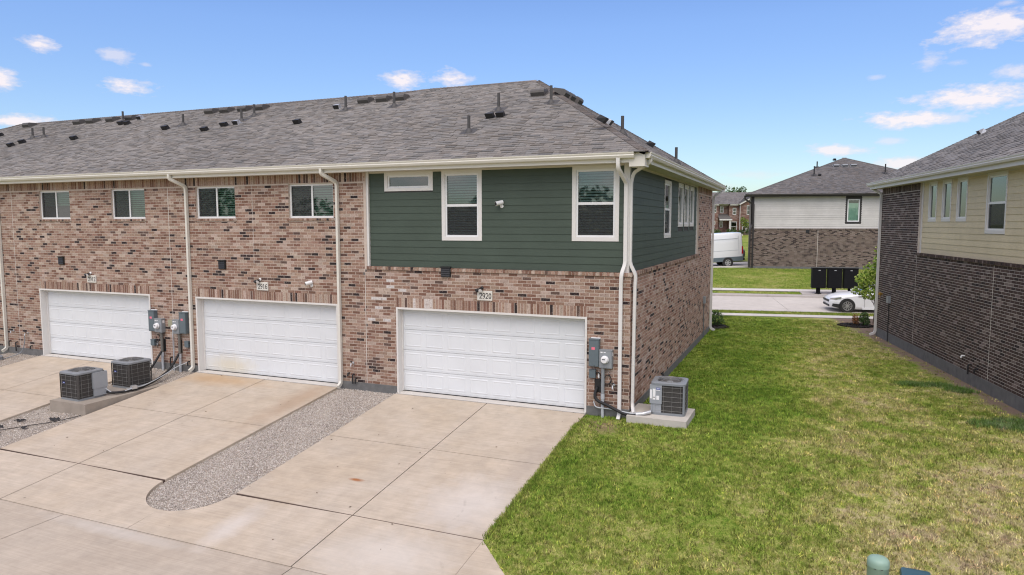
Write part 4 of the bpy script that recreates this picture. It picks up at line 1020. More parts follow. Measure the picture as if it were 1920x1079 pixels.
# ---- downspouts
for (x, zb, kick) in ((-7.70, -0.05, 0), (-12.93, 0.02, 0.0), (-21.36, 0.0, 0.0)):
    downspout(TH, [(x - 0.18, -0.45, ZE - 0.11), (x - 0.18, -0.45, ZE - 0.24), (x, -0.055, ZE - 0.44), (x, -0.055, 0.10), (x + 0.02, -0.22, 0.03)], M['cream_trim'], up=(1, 0, 0))
downspout(TH, [(-0.20, -0.45, ZE - 0.11), (-0.20, -0.45, ZE - 0.33), (-0.13, 0.03, ZE - 0.62), (-0.13, 0.03, 3.42), (-0.19, -0.075, 3.18), (-0.20, -0.055, 2.9), (-0.20, -0.055, 0.06), (-0.20, -0.17, -0.05)], M['white_trim'], up=(1, 0, 0), rect=(0.062, 0.076))
downspout(TH, [(0.42, -0.12, ZE - 0.11), (0.42, -0.12, ZE - 0.20), (0.0, 0.13, ZE - 0.40), (-0.045, 0.13, ZE - 0.60), (-0.045, 0.13, 3.42), (0.09, 0.13, 3.16), (0.075, 0.12, 2.95), (0.055, 0.12, 0.24), (0.12, -0.02, 0.10)], M['white_trim'], up=(0, 1, 0), rect=(0.062, 0.076))
downspout(TH, [(0.42, LE + 0.28, ZE - 0.11), (0.42, LE + 0.28, ZE - 0.20), (0.06, LE - 0.03, ZE - 0.42), (0.055, LE - 0.05, 0.06), (0.22, LE - 0.03, -0.02)], M['white_trim'], up=(0, 1, 0))
# ------------------------------------------------------------------ the dark brick neighbour on the right
NH = empty('neighbour_house', RC, SANG, 'dark brick house with pale yellow boards, right of the lawn', 'house')
# local: X into the house, Y along the wall away from the camera (wall runs from y=0 towards negative)
nfr = frame((0, 0, 0), -Y, Z, -X); NL = 15.4
NZF, NZL, NZS = 0.27, 3.25, 5.62
NC = 4.08
NTRIO = [(4.74, 5.30), (5.84, 6.42), (6.94, 7.54)]; NBIG = (8.86, 9.86)
nso = [(a, b, 4.44, 5.52) for a, b in NTRIO] + [(NBIG[0], NBIG[1], 4.12, 5.52)]
nw = wall_sheet('side_wall', frame((0.0025, 0, 0), -Y, Z, -X), 0.0, NL, -0.3, NZL, [], M['mortar_light'], NH)
mb = MB(); mb.fr = frame((0.0025, 0, 0), -Y, Z, -X); mb.face([(0, NZL, 0), (NC, NZL, 0), (NC, 5.7, 0), (0, 5.7, 0)]); mb.face([(NC, NZL, 0), (NC, 5.7, 0), (NC, 5.7, -0.1), (NC, NZL, -0.1)]); mb.build('upper_wall', M['mortar_light'], nw)
rr = running_bond(0.001, NL, NZF + 0.005, NZL, []) + running_bond(0.001, NC, NZF + 0.005 + BP * 38, 5.38, []) + soldier(0.001, NC, 5.39, 5.62)
eye = (Matrix.Translation(RC) @ Matrix.Rotation(SANG, 4, 'Z')).inverted() @ CAM
tt = [pick(PAL_DARK) for _ in rr]
# singles must be in view: keep those whose u is under 11.2
rr_in = [i for i, r in enumerate(rr) if r[1] < 11.0]; rr_out = [i for i, r in enumerate(rr) if r[1] >= 11.0]
brick_wall(nw, [rr[i] for i in rr_in], PAL_DARK, nfr, M['dark_brick'], 0.0025, 300, eye, [tt[i] for i in rr_in])
brick_batch('brickwork', [rr[i] for i in rr_out], [tt[i] for i in rr_out], nfr, 0.0025, M['dark_brick'], nw)
fr_ = frame((0, 0.0, 0), X, Z, Y)
fw_ = wall_sheet('front_wall', frame((0, -0.009, 0), X, Z, Y), 0.0, 12.0, -0.3, 5.7, [], M['mortar_light'], NH)
fb = running_bond(0.001, 2.5, NZF, 5.6, []); brick_batch('brickwork', fb, [pick(PAL_DARK) for _ in fb], fr_, 0.009, M['dark_brick'], fw_)
mb = MB(); mb.box(11.9, 12, -NL, -0.02, -0.3, 5.7); mb.box(0.02, 11.9, -NL, -NL + 0.1, -0.3, 5.7); mb.build('hidden_wall', M['mortar_light'], NH)
mb = MB(); mb.box(-0.012, 0.3, -NL, 0.012, -0.9, NZF); mb.build('foundation', M['foundation'], NH)
mb = MB(); mb.fr = nfr; mb.box(NC, NL, NZL + 0.004, NZL + 0.075, -0.1, 0.03); mb.build('ledge', M['mortar_light'], nw)
lr = soldier(NC, NL, NZL + 0.006, NZL + 0.077); lt = [pick(PAL_DARK) for _ in lr]
brick_batch('ledge_bricks', lr, lt, frame((-0.038, 0, 0), -Y, Z, -X), 0.009, M['dark_brick'], nw)
brick_batch('ledge_bricks', [(a, b, -0.095, 0.038) for a, b, c, d in lr], lt, frame((0, 0, NZL + 0.084), -Y, -X, Z), 0.009, M['dark_brick'], nw)
nsf = frame((SB, 0, 0), -Y, Z, -X)
nsw = wall_sheet('siding_wall', frame((SB + 0.003, 0, 0), -Y, Z, -X), NC, NL, NZL, 5.7, nso, M['underlay'], NH)
siding(nsw, nsf, NC + 0.13, NL, NZL + 0.088, NZS - 0.02, [(a - 0.06, b + 0.06, c - 0.09, d + 0.3) for a, b, c, d in nso], M['yellow_siding'])
mb = MB(); mb.box(SB - 0.03, SB, -NC - 0.125, -NC - 0.002, NZL + 0.08, NZS); mb.build('corner_board', M['white_trim'], NH)
mb = MB(); mb.box(SB - 0.017, SB, -NL, -NC - 0.13, NZS - 0.05, NZS); mb.build('frieze_board', M['soffit'], NH)
for a, b in NTRIO: window(NH, nsf, a, b, 4.44, 5.52, 'fixed', casing=(0.055, 0.055, 0.09, 0.08), setback=0.0)
window(NH, nsf, NBIG[0], NBIG[1], 4.12, 5.52, 'hung', casing=(0.06, 0.06, 0.09, 0.08), setback=0.0)
mb = MB(); mb.fr = nfr; mb.box(9.625, 9.638, NZF, NZL, -0.01, 0.003); mb.box(4.05, 4.06, NZF, NZL, -0.01, 0.003); mb.build('control_joint', M['caulk'], NH)
# roof
NE = 5.85; S2 = 0.56; ov = 0.42
A = Vector((-ov, ov, NE)); B = Vector((-ov, -NL - ov, NE)); tpk = 6.0 + ov
P1 = Vector((6.0, ov - tpk, NE + S2 * tpk)); P2 = Vector((6.0, -NL - ov + tpk, NE + S2 * tpk)); Cc = Vector((12 + ov, ov, NE)); Dd = Vector((12 + ov, -NL - ov, NE))
mb = MB(); dn = Vector((0, 0, -0.02))
for f in ((A, P1, P2, B), (A, Cc, P1), (Cc, Dd, P2, P1), (B, P2, Dd)): mb.face([p + dn for p in f])
nroof = mb.build('roof', M['underlay'], NH)
vN = Vector((1, 0, S2)).normalized(); nN = Vector((-S2, 0, 1)).normalized(); hN = tpk / vN.x
nrf = (Vector((-ov - 0.03, ov, NE - 0.015)), -Y, vN, nN)
shingle_roof(nroof, nrf, shingle_rows(hN, lambda v: v * vN.x, lambda v: NL + 2 * ov - v * vN.x), M['shingle'], singles=0, base=(0.205, 0.195, 0.188))
hip_caps(nroof, A, P1, Vector((0, -1, 0)), Vector((1, 0, 0)), M['shingle'], 0.17, base=(0.205, 0.195, 0.188)); hip_caps(nroof, P1, P2, -vN, vN - Z * 2 * vN.z, M['shingle'], 0.15, base=(0.205, 0.195, 0.188))
roof_item('hood_vent', nroof, nrf, 'wv', mk_hood, 3.5, 2.95, [M['galv'], M['black']])
mb = MB(); mb.box(-ov + 0.09, SB, -NL - 0.3, ov - 0.09, NZS, NZS + 0.012); mb.box(0, 12.3, 0.02, ov - 0.09, NZS, NZS + 0.011); mb.build('soffit', M['soffit'], NH)
mb = MB(); mb.box(-ov + 0.065, -ov + 0.09, -NL - 0.3, ov - 0.065, NZS - 0.012, NE - 0.03); mb.box(-ov + 0.09, 12.3, ov - 0.09, ov - 0.065, NZS - 0.012, NE - 0.03); mb.build('fascia', M['white_trim'], NH)
gutter(NH, (-ov + 0.065, -NL - 0.3, NE - 0.128), Y, -X, NL + 0.76, M['white_trim'])
gutter(NH, (-ov + 0.0, ov - 0.065, NE - 0.129), X, Y, 12.7, M['white_trim'])
downspout(NH, [(-0.28, ov + 0.0, NE - 0.11), (-0.28, ov, NE - 0.2), (-0.055, -0.06, NE - 0.42), (-0.055, -0.06, 0.06), (-0.24, 0.0, -0.03)], M['white_trim'], up=(0, 1, 0))

# ------------------------------------------------------------------ the pale house across the street
GH = empty('board_and_brick_house', (-0.5, 42.6, 0.82), SANG, 'pale boarded house over grey brick, across the street behind the letter boxes', 'house')
GW, GD = 16.4, 14.0; GZL, GZS = 3.0, 5.53
gfr = frame((0, 0, 0), X, Z, -Y)
GWIN = (6.95, 7.82, 3.60, 5.30)
gw = wall_sheet('front_wall', frame((0, 0.009, 0), X, Z, -Y), 0, GW, -0.6, GZL, [], M['mortar_grey'], GH)
gr = running_bond(0.001, GW, 0.16, GZL, [])
brick_batch('brickwork', gr, [pick(PAL_GREY) for _ in gr], gfr, 0.009, M['grey_brick'], gw)
mb = MB(); mb.box(-0.01, GW, -0.012, 0.2, -0.8, 0.16); mb.build('foundation', M['foundation'], GH)
gl_ = wall_sheet('left_wall', frame((0, 0, 0), -Y, Z, -X), -1.1, 0, -0.6, 5.7, [], M['mortar_grey'], GH)
mb = MB(); mb.box(2.6, 2.7, 1.1, GD, -0.6, 5.7); mb.box(0.02, 2.6, 1.0, 1.1, -0.6, 5.7); mb.build('rear_left_wall', M['mortar_grey'], GH)
lb_ = running_bond(-1.1, -0.01, 0.16, GZL, []); brick_batch('brickwork', lb_, [pick(PAL_GREY) for _ in lb_], frame((-0.009, 0, 0), -Y, Z, -X), 0.009, M['grey_brick'], gl_)
mb = MB(); mb.fr = gfr; mb.box(-0.02, GW, GZL + 0.0, GZL + 0.08, -0.09, 0.03); mb.build('ledge', M['mortar_grey'], gw)
lr = soldier(0, GW, GZL + 0.004, GZL + 0.078); brick_batch('ledge_bricks', lr, [pick(PAL_GREY) for _ in lr], frame((0, -0.038, 0), X, Z, -Y), 0.009, M['grey_brick'], gw)
gsf = frame((0, SB, 0), X, Z, -Y)
gsw = wall_sheet('siding_wall', frame((0, SB + 0.003, 0), X, Z, -Y), 0.09, GW, GZL, 5.7, [GWIN], M['underlay'], GH)
siding(gsw, gsf, 0.24, 11.5, GZL + 0.09, GZS, [(GWIN[0] - 0.12, GWIN[1] + 0.12, GWIN[2] - 0.12, 5.8)], M['white_siding'], joints=False, lap=0.032)
gwin = window(GH, gsf, *GWIN, 'fixed', casing=(0.14, 0.14, 0.14, 0.14), casing_mat=M['dark_trim'], setback=0.0, fw=0.085)
mb = MB(); mb.box(0.08, GWIN[1] - GWIN[0] - 0.08, 0.06, 0.07, 0.05, GWIN[3] - GWIN[2] - 0.30); mb.build('curtain', M['curtain'], gwin)
mb = MB(); mb.box(0.05, 0.23, SB - 0.03, SB, GZL + 0.085, GZS); mb.build('corner_board', M['dark_trim'], GH)
mb = MB(); mb.fr = gfr; mb.box(4.91, 4.935, 0.16, GZL, -0.01, 0.004); mb.build('control_joint', M['caulk'], GH)
GE = 5.70
def tri_roof(root, W, D, ze, ov, pk, mat, base, front_rows=True):
    a, b, c, d = Vector((-ov, -ov, ze)), Vector((W + ov, -ov, ze)), Vector((W + ov, D + ov, ze)), Vector((-ov, D + ov, ze)); p = Vector(pk)
    mb = MB(); q = Vector((0, 0, -0.02))
    d = Vector((2.4, D + ov, ze))
    for f in ((a, b, p), (b, c, p), (c, d, p), (d, a, p)): mb.face([x + q for x in f])
    r = mb.build('roof', M['underlay'], root)
    for (s, e) in ((a, b), (d, a)):
        U = (e - s).normalized(); n = (e - s).cross(p - s).normalized(); n = -n if n.z < 0 else n; V = n.cross(U).normalized(); V = -V if V.z < 0 else V
        L = (e - s).length; h = (p - s).dot(V); up = (p - s).dot(U)
        shingle_roof(r, (s, U, V, n), shingle_rows(h, lambda v: up * v / h, lambda v: L - (L - up) * v / h), mat, base=base)
        if s is a: fr = (s, U, V, n)
    hip_caps(r, a, p, Vector((1, 0, 0)), Vector((0, 1, 0)), mat, 0.18, base=base); hip_caps(r, b, p, Vector((-1, 0, 0)), Vector((0, 1, 0)), mat, 0.18, base=base)
    return r, fr
groof, grf = tri_roof(GH, GW, GD, GE, 0.45, (8.18, 7.0, 8.97), M['shingle'], (0.135, 0.128, 0.126))
gvz = grf[2].y
for x in (7.15, 7.80, 8.46): roof_item('box_vent', groof, grf, 'bv', mk_box_vent, x + 0.45, 5.6 / gvz, [M['meter_grey'], M['black']])
for (x, y, h) in ((5.1, 3.16, 0.75), (10.4, 3.4, 0.75), (5.64, 4.89, 0.5)): vent_pipe(groof, grf, x + 0.45, (y + .45) / gvz, h, M['black'], 0.05)
roof_item('hood_vent', groof, grf, 'hv', mk_hood, 5.5 + 0.45, 3.6 / gvz, [M['black'], M['black']])
roof_item('hood_vent', groof, grf, 'hv', mk_hood, 7.3 + 0.45, 6.95 / gvz, [M['black'], M['black']])
mb = MB(); mb.box(-0.42, GW + 0.4, -0.43, -0.38, GZS - 0.02, GE); mb.box(-0.43, -0.38, -0.38, 0.6, GZS - 0.02, GE); mb.box(-0.4, GW + 0.4, -0.38, 0.12, GZS, GZS + 0.01); mb.build('fascia', M['dark_trim'], GH)
gutter(GH, (-0.5, -0.43, GE - 0.12), X, -Y, GW + 0.9, M['dark_trim'])
mb = MB(); mb.box(4.05, 4.3, -0.06, -0.001, 2.74, 2.98); mb.build('wall_vent', M['black'], GH)
downspout(GH, [(-0.5, -0.2, GE - 0.1), (-0.5, -0.2, GE - 0.35), (0.13, -0.02, GE - 0.75), (0.13, 0.03, GZL + 0.4), (-0.05, -0.10, GZL + 0.05), (-0.05, -0.10, 0.1)], M['dark_trim'], up=(0, 1, 0), rect=(0.12, 0.12))
mb = MB(); mb.tube([(0.19, -0.06, GE - 0.75), (0.19, -0.06, 0.05)], 0, rect=(0.11, 0.09), up=(0, 1, 0)); mb.build('downspout', M['dark_trim'], GH)

# ------------------------------------------------------------------ far brick townhouses, up the hill
BH = empty('brick_townhouses', (-11.35, 109.2, 2.55), R(22.65), 'far red brick townhouses with small porch, seen between the two nearer houses', 'house')
PAL_FAR = [(0.5, (0.21, 0.125, 0.10)), (0.3, (0.165, 0.092, 0.075)), (0.2, (0.26, 0.18, 0.15))]
def far_wall(x0, x1, y, z0, z1, wins, name='wall'):
    fr = frame((0, y, 0), X, Z, -Y); w = wall_sheet(name, fr, x0, x1, z0, z1, wins, M['mortar_grey'], BH)
    rr = []
    v = max(0.1, z0)
    while v < z1 - 0.05:                                  # courses of a few bricks each at this distance
        cuts = [(o[0], o[1]) for o in wins if v < o[3] and v + 0.15 > o[2]]
        for (a, b) in intervals(x0, x1, cuts):
            u = a
            while u < b - 0.02:
                q = min(b, u + random.uniform(0.25, 0.7)); rr.append((u, q, v, min(v + 0.15, z1))); u = q + 0.01
        v += 0.16
    brick_batch('brickwork', rr, [pick(PAL_FAR) for _ in rr], frame((0, y - 0.009, 0), X, Z, -Y), 0.008, M['grey_brick'], w); return fr
w1 = [(0.15, 0.62, 3.55, 4.70), (0.10, 0.50, 1.55, 2.05), (-3.2, -2.4, 3.4, 4.7)]
f1 = far_wall(-8, 1.0, 0, -0.3, 4.85, w1)
w2 = [(1.48, 2.08, 3.50, 4.62), (1.45, 2.0, 1.05, 2.15)]
f2 = far_wall(0.9, 2.9, 0.75, -0.3, 4.85, w2)
w3 = [(3.42, 4.02, 3.22, 4.35), (3.15, 4.15, 0.35, 2.02)]
f3 = far_wall(2.8, 4.5, 0, -0.3, 4.85, w3)
w4 = [(5.65, 6.6, 3.22, 4.75), (4.98, 5.62, 0.35, 2.0), (5.72, 6.35, 0.35, 2.0)]
f4 = far_wall(4.5, 12, -0.5, -0.3, 4.85, w4)
for fr, ws in ((f1, w1), (f2, w2), (f3, w3), (f4, w4)):
    for (a, b, c, d) in ws: window(BH, fr, a, b, c, d, 'hung', setback=0.0, fw=0.07, screen=False)
mb = MB()
for (x, y0, y1) in ((1.0, 0, 0.75), (2.8, 0, 0.75), (4.5, -0.5, 0)): mb.face([(x, y0, -0.3), (x, y1, -0.3), (x, y1, 4.85), (x, y0, 4.85)], 0, PAL_FAR[1][1])
mb.build('side_return', M['grey_brick'], BH)
mb = MB(); mb.box(-8, 0.95, -0.45, -0.35, 4.80, 4.98); mb.box(1.05, 2.75, 0.25, 0.35, 4.80, 4.98); mb.box(2.85, 4.35, -0.45, -0.35, 4.80, 4.98)
mb.prism([(4.3, 4.82), (8.2, 7.0), (12.1, 4.82), (12.1, 5.05), (8.2, 7.25), (4.2, 5.02)], 'y', -0.95, -0.85); mb.build('fascia', M['white_trim'], BH)
mb = MB(); mb.prism([(4.5, 4.85), (12, 4.85), (8.2, 6.95)], 'y', -0.5, -0.3, 0, PAL_FAR[0][1]); mb.build('gable', M['grey_brick'], BH)
mb = MB(); mb.face([(-9, -0.5, 4.97), (4.6, -0.5, 4.97), (12, 6.6, 7.25), (-9, 6.6, 7.25)]); mb.face([(-9, 6.6, 7.25), (12, 6.6, 7.25), (12, 13, 4.9), (-9, 13, 4.9)])
mb.face([(4.1, -1.0, 4.95), (8.2, -1.0, 7.30), (8.2, 7, 7.30), (4.1, 4, 4.95)]); mb.face([(12.3, -1.0, 4.95), (8.2, -1.0, 7.30), (8.2, 7, 7.30), (12.3, 4, 4.95)])
broof = mb.build('roof', M['underlay'], BH)
vv = Vector((0, 7.1, 2.28)); shingle_roof(broof, (Vector((-9, -0.5, 4.975)), X, vv.normalized(), Vector((0, -2.28, 7.1)).normalized()), shingle_rows(vv.length, lambda v: 0, lambda v: 21 if v > 1.2 else 13.5, 0.28), M['shingle'], 0.28, base=(0.16, 0.15, 0.145))
mb = MB(); mb.face([(0.85, -1.2, 2.42), (3.0, -1.2, 2.42), (2.9, 0.74, 3.32), (0.95, 0.74, 3.32)], 0, (0.11, 0.105, 0.10)); po = mb.build('porch_roof', M['shingle'], BH)
mb = MB(); mb.box(0.85, 3.0, -1.28, -1.2, 2.25, 2.45); mb.box(2.55, 2.75, -1.2, -1.0, 0, 2.25); mb.box(4.45, 4.52, -0.62, -0.54, 0, 4.8); mb.build('porch_post', M['white_trim'], BH)
mb = MB(); mb.box(-0.05, 0.35, -0.05, -0.01, 1.0, 1.25); mb.build('house_number_plate', M['white_trim'], BH)
mb = MB(); mb.box(4.75, 4.9, -0.55, -0.51, 2.6, 2.9); mb.build('wall_vent', M['black'], BH)
# ------------------------------------------------------------------ things on and by the townhouse walls
def text_mesh(s, size, mat, name='number'):
    cu = bpy.data.curves.new('digits', 'FONT'); cu.body = s; cu.size = size; cu.align_x = 'CENTER'; cu.align_y = 'CENTER'; cu.extrude = 0.002; cu.offset = 0.003
    o = bpy.data.objects.new('digits', cu); COL.objects.link(o); bpy.context.view_layer.update()
    me = bpy.data.meshes.new_from_object(o.evaluated_get(bpy.context.evaluated_depsgraph_get())); bpy.data.objects.remove(o); me.materials.clear(); me.materials.append(mat); me.name = name
    return me
def digit_polys():
    """serif numerals drawn as strokes: lists of (x, y, w) polylines in a 0.6 x 1 cell"""
    def arc_(cx, cy, rx, ry, a0, a1, n=10): return [(cx + rx * math.cos(R(a0 + (a1 - a0) * k / n)), cy + ry * math.sin(R(a0 + (a1 - a0) * k / n))) for k in range(n + 1)]
    return {'2': [(arc_(0.30, 0.72, 0.21, 0.24, 165, -30) + [(0.28, 0.28), (0.08, 0.06)], .13), ([(0.06, 0.06), (0.54, 0.06)], .12), ([(0.53, 0.05), (0.56, 0.24)], .045), ([(0.09, 0.72), (0.17, 0.74)], .10)],
            '9': [(arc_(0.30, 0.69, 0.20, 0.27, 0, 360, 16), .125), ([(0.50, 0.69), (0.49, 0.40), (0.38, 0.12), (0.12, 0.03)], .12)],
            '1': [([(0.31, 0.04), (0.31, 0.95)], .17), ([(0.14, 0.82), (0.31, 0.95)], .06), ([(0.16, 0.03), (0.46, 0.03)], .055)],
            '6': [(arc_(0.30, 0.31, 0.20, 0.27, 0, 360, 16), .125), ([(0.10, 0.31), (0.12, 0.60), (0.25, 0.87), (0.50, 0.97)], .12)],
            '0': [(arc_(0.30, 0.50, 0.19, 0.44, 0, 360, 20), .14)]}
DG = digit_polys()
def number_mesh(s, h, mat):
    mb = MB(); x = -0.3 * len(s) * h
    for ch in s:
        for pl, w in DG[ch]:
            for (a, b) in zip(pl, pl[1:]):
                dx, dy = b[0] - a[0], b[1] - a[1]; L = math.hypot(dx, dy) or 1; nx, ny = -dy / L * w / 2, dx / L * w / 2; ex, ey = dx / L * w * 0.25, dy / L * w * 0.25
                P = [(a[0] - ex + nx, a[1] - ey + ny), (a[0] - ex - nx, a[1] - ey - ny), (b[0] + ex - nx, b[1] + ey - ny), (b[0] + ex + nx, b[1] + ey + ny)]
                mb.face([(x + p * h, 0, (q - 0.5) * h) for p, q in P])
        x += 0.6 * h
    return mb.mesh('number', mat)
for (num, x, lab) in (('2920', -3.52, 'cream address plaque over the right-hand garage, reading 2920'), ('2916', -10.28, 'cream address plaque over the middle garage, reading 2916'), ('2912', -17.07, 'cream address plaque over the left garage, reading 2912')):
    e = empty('address_plaque', (x, -0.001, 2.585), 0, lab, 'house sign', 'address plaques over the garages')
    b = MB(); w, h = 0.195, 0.115
    b.box(-w, w, -0.028, 0, -h, h); b.box(-w + 0.02, w - 0.02, -0.031, -0.028, -h + 0.02, h - 0.02); b.build('plate', M['plaque'], e)
    o = link('number', number_mesh(num, 0.135, M['ink']), e); o.location = (0.02, -0.0325, -0.005)
for (x, n) in ((-3.60, '2920'), (-10.36, '2916'), (-17.12, '2912')):
    e = empty('flood_light', (x, -0.002, 2.765), 0, 'black twin flood light over the %s garage' % {'2920': 'right-hand', '2916': 'middle', '2912': 'left'}[n], 'wall lamp', 'twin flood lights')
    b = MB(); b.lathe([(0.042, 0), (0.042, -0.02), (0.025, -0.035)], 12, axis='y'); b.build('mount', M['black'] if n == '2920' else M['vinyl'], e)
    for (dx, dz) in ((-0.10, -0.07), (0.015, -0.055)):
        a = Vector((dx * 0.3, -0.05, 0)); c = Vector((dx, -0.13, dz)); d = (c - a).normalized()
        b = MB(); b.tube([a, a.lerp(c, 0.5)], 0.018, 8); b.tube([a.lerp(c, 0.45), c], 0.035, 10, r1=0.052); b.tube([c - d * 0.002, c + d * 0.004], 0.046, 10, 1); b.build('lamp_head', [M['black'], M['paper'] if dx > 0 else M['black']], e)
for (x, z, lab, hx, hz) in ((-4.56, 3.13, 'black vent cover breaking the brick ledge under green boards', 0.13, 0.13), (-11.70, 3.15, 'black vent cover on brick above the middle garage', 0.125, 0.13), (-18.42, 3.135, 'black vent cover on brick above the left garage', 0.125, 0.13)):
    e = empty('vent_cover', (x, -0.002, z), 0, lab, 'vent', 'black wall vents')
    b = MB(); b.box(-hx, hx, -0.04, 0, -hz, hz); b.box(-hx - 0.012, hx + 0.012, -0.07, 0.0, hz - 0.03, hz); b.build('hood', M['black'], e)
    for k in range(4):
        q = MB(); z0 = -hz + 0.02 + k * 0.052; q.prism([(-0.04, z0 + 0.045), (-0.058, z0), (-0.054, z0), (-0.038, z0 + 0.045)], 'x', -hx + 0.015, hx - 0.015); q.build('louvre', M['black'], e)
for (x, z, y, lab) in ((-3.14, 4.76, SB, 'white bullet camera on the green boards between two windows'), (-8.64, 2.71, 0, 'white bullet camera on brick beside the middle downspout')):
    e = empty('security_camera', (x, y - 0.002, z), 0, lab, 'security camera', 'white security cameras')
    b = MB(); b.lathe([(0.045, 0), (0.045, -0.02), (0.015, -0.03)], 12, c=(0.03, 0, -0.05), axis='y'); b.tube([(0.03, -0.02, -0.05), (0.02, -0.06, -0.03), (0.0, -0.08, 0)], 0.013, 8); b.build('bracket', M['vinyl'], e)
    b = MB(); a, c = Vector((0.05, -0.02, 0.04)), Vector((-0.06, -0.16, 0.0)); b.tube([a, c], 0.052, 14); o = b.build('housing', M['vinyl'], e); smooth_by_angle(o)
    b = MB(); d = (c - a).normalized(); b.tube([c - d * 0.004, c + d * 0.004], 0.043, 14); b.build('lens', M['black'], e)

# ---- electricity
def breaker(x0, x1, where):
    e = empty('breaker_panel', (x0, -0.001, 1.1), 0, 'slate grey breaker box with pink sticker, ' + where, 'electrical box', 'breaker boxes')
    w = x1 - x0; b = MB(); b.box(0, w, -0.125, 0, 0, 0.62); b.box(-0.006, w + 0.006, -0.135, 0.0, 0.60, 0.626); b.box(0.012, w - 0.012, -0.131, -0.125, 0.015, 0.585); b.box(w * .45, w * .6, -0.14, -0.131, 0.02, 0.045); b.build('box', M['panel_grey'], e)
    b = MB(); b.box(w * .28, w * .62, -0.1325, -0.1312, 0.38, 0.44); b.build('sticker', M['pink'], e)
    b = MB(); b.box(0.02, w + 0.01, -0.03, 0.0, 0.627, 0.645); b.build('top_flashing', M['paper'], e)
    return e
def meter(x0, x1, where, conduit):
    e = empty('electric_meter', (x0, -0.001, 1.08), 0, 'grey electric meter with round glass dial, ' + where, 'electric meter', 'electric meters')
    w = x1 - x0; b = MB(); b.box(0, w, -0.13, 0, 0, 0.41); b.box(0.012, w - 0.012, -0.138, -0.13, 0.02, 0.395); b.box(-0.004, w + 0.004, -0.142, 0, 0.395, 0.415); b.build('box', M['meter_grey'], e)
    b = MB(); b.lathe([(0.088, 0), (0.088, -0.03), (0.075, -0.035), (0.075, -0.085), (0.066, -0.10), (0.0, -0.104)], 20, c=(w * .47, -0.138, 0.2), axis='y'); o = b.build('dial', M['paper'], e); smooth_by_angle(o, 30)
    b = MB(); b.lathe([(0.09, 0.0), (0.095, -0.012), (0.09, -0.025)], 20, c=(w * .47, -0.138, 0.2), axis='y'); b.build('ring', M['galv'], e)
    b = MB(); b.box(w * .47 - 0.04, w * .47 + 0.025, -0.2435, -0.2425, 0.205, 0.225); b.build('display', M['ink'], e)
    b = MB(); b.box(0.03, 0.08, -0.1395, -0.1382, 0.345, 0.37); b.box(0.10, 0.15, -0.1395, -0.1382, 0.35, 0.368); b.box(w, w + 0.0013, -0.1, -0.03, 0.28, 0.36); b.build('sticker', M['paper'], e)
    cx = w * conduit
    b = MB(); b.tube([(cx, -0.07, 0), (cx, -0.07, -0.62)], 0.04, 12); b.build('upper_conduit', M['conduit_dark'] if where != 'right of the right-hand garage' else M['meter_grey'], e)
    b = MB(); b.tube([(cx, -0.07, -0.60), (cx, -0.07, -1.22)], 0.036, 12); b.tube([(cx, -0.07, -0.60), (cx, -0.07, -0.72)], 0.045, 12); b.build('lower_conduit', M['pvc'], e)
    return e
breaker(-0.90, -0.67, 'right of the right-hand garage'); meter(-0.655, -0.365, 'right of the right-hand garage', 0.25)
breaker(-14.57, -14.33, 'right of the left garage'); meter(-14.325, -14.03, 'right of the left garage', 0.7)
meter(-13.60, -13.34, 'left of the middle garage', 0.72); breaker(-13.33, -13.08, 'left of the middle garage')
for (x, z, lab) in ((-0.90, 0.83, 'small slate blue switch box by the right-hand garage edge'), (-14.565, 0.66, 'small slate blue switch box by the left garage edge'), (-13.20, 0.69, 'small slate blue switch box beside a downspout')):
    e = empty('switch_box', (x, -0.001, z), 0, lab, 'electrical box', 'switch boxes')
    b = MB(); b.box(0, 0.145, -0.09, 0, 0, 0.18); b.box(-0.005, 0.15, -0.095, 0, 0.165, 0.185); b.build('box', M['panel_grey'], e)
    b = MB(); b.tube([(0.145, -0.05, 0.12), (0.21, -0.05, 0.13), (0.25, -0.05, 0.08), (0.24, -0.05, -0.06)], 0.012, 8); b.build('whip', M['rubber'], e)
    b = MB(); b.box(0.19, 0.225, -0.03, 0, 0.0, 0.13); b.build('outlet_cover', M['paper'], e)
e = empty('cable_box', (-13.83, -0.001, 1.27), 0, 'tan plastic cable box between two electric meters', 'utility box')
b = MB(); b.box(0, 0.21, -0.08, 0, 0, 0.2); b.box(0.008, 0.202, -0.086, -0.08, 0.008, 0.192); b.build('box', M['tan_plastic'], e)
b = MB(); b.tube([(0.12, -0.03, 0), (0.12, -0.03, -1.5)], 0.014, 8); b.build('cable', M['pvc'], e)

def hose(name, pts, r, mat, lab, cat, n=8, fr=None):
    P = [Vector(p) for p in pts]; out = []
    for i in range(len(P) - 1):                        # Catmull-Rom
        p0, p1, p2, p3 = P[max(i - 1, 0)], P[i], P[i + 1], P[min(i + 2, len(P) - 1)]
        for k in range(8):
            t = k / 8; out.append(0.5 * ((2 * p1) + (p2 - p0) * t + (2 * p0 - 5 * p1 + 4 * p2 - p3) * t * t + (3 * p1 - p0 - 3 * p2 + p3) * t ** 3))
    out.append(P[-1]); mb = MB(); mb.tube(out, r, n); o = mb.build(name, mat); smooth_by_angle(o, 60)
    return tag(o, lab, cat)
e = empty('wall_sleeve', (-0.79, -0.001, 0.5), 0, 'black square pipe sleeve low on brick, below the right-hand meter', 'pipe cover')
b = MB(); b.box(0, 0.20, -0.012, 0, 0, 0.3); b.box(0.02, 0.18, -0.02, -0.012, 0.02, 0.28); b.build('plate', M['black'], e)
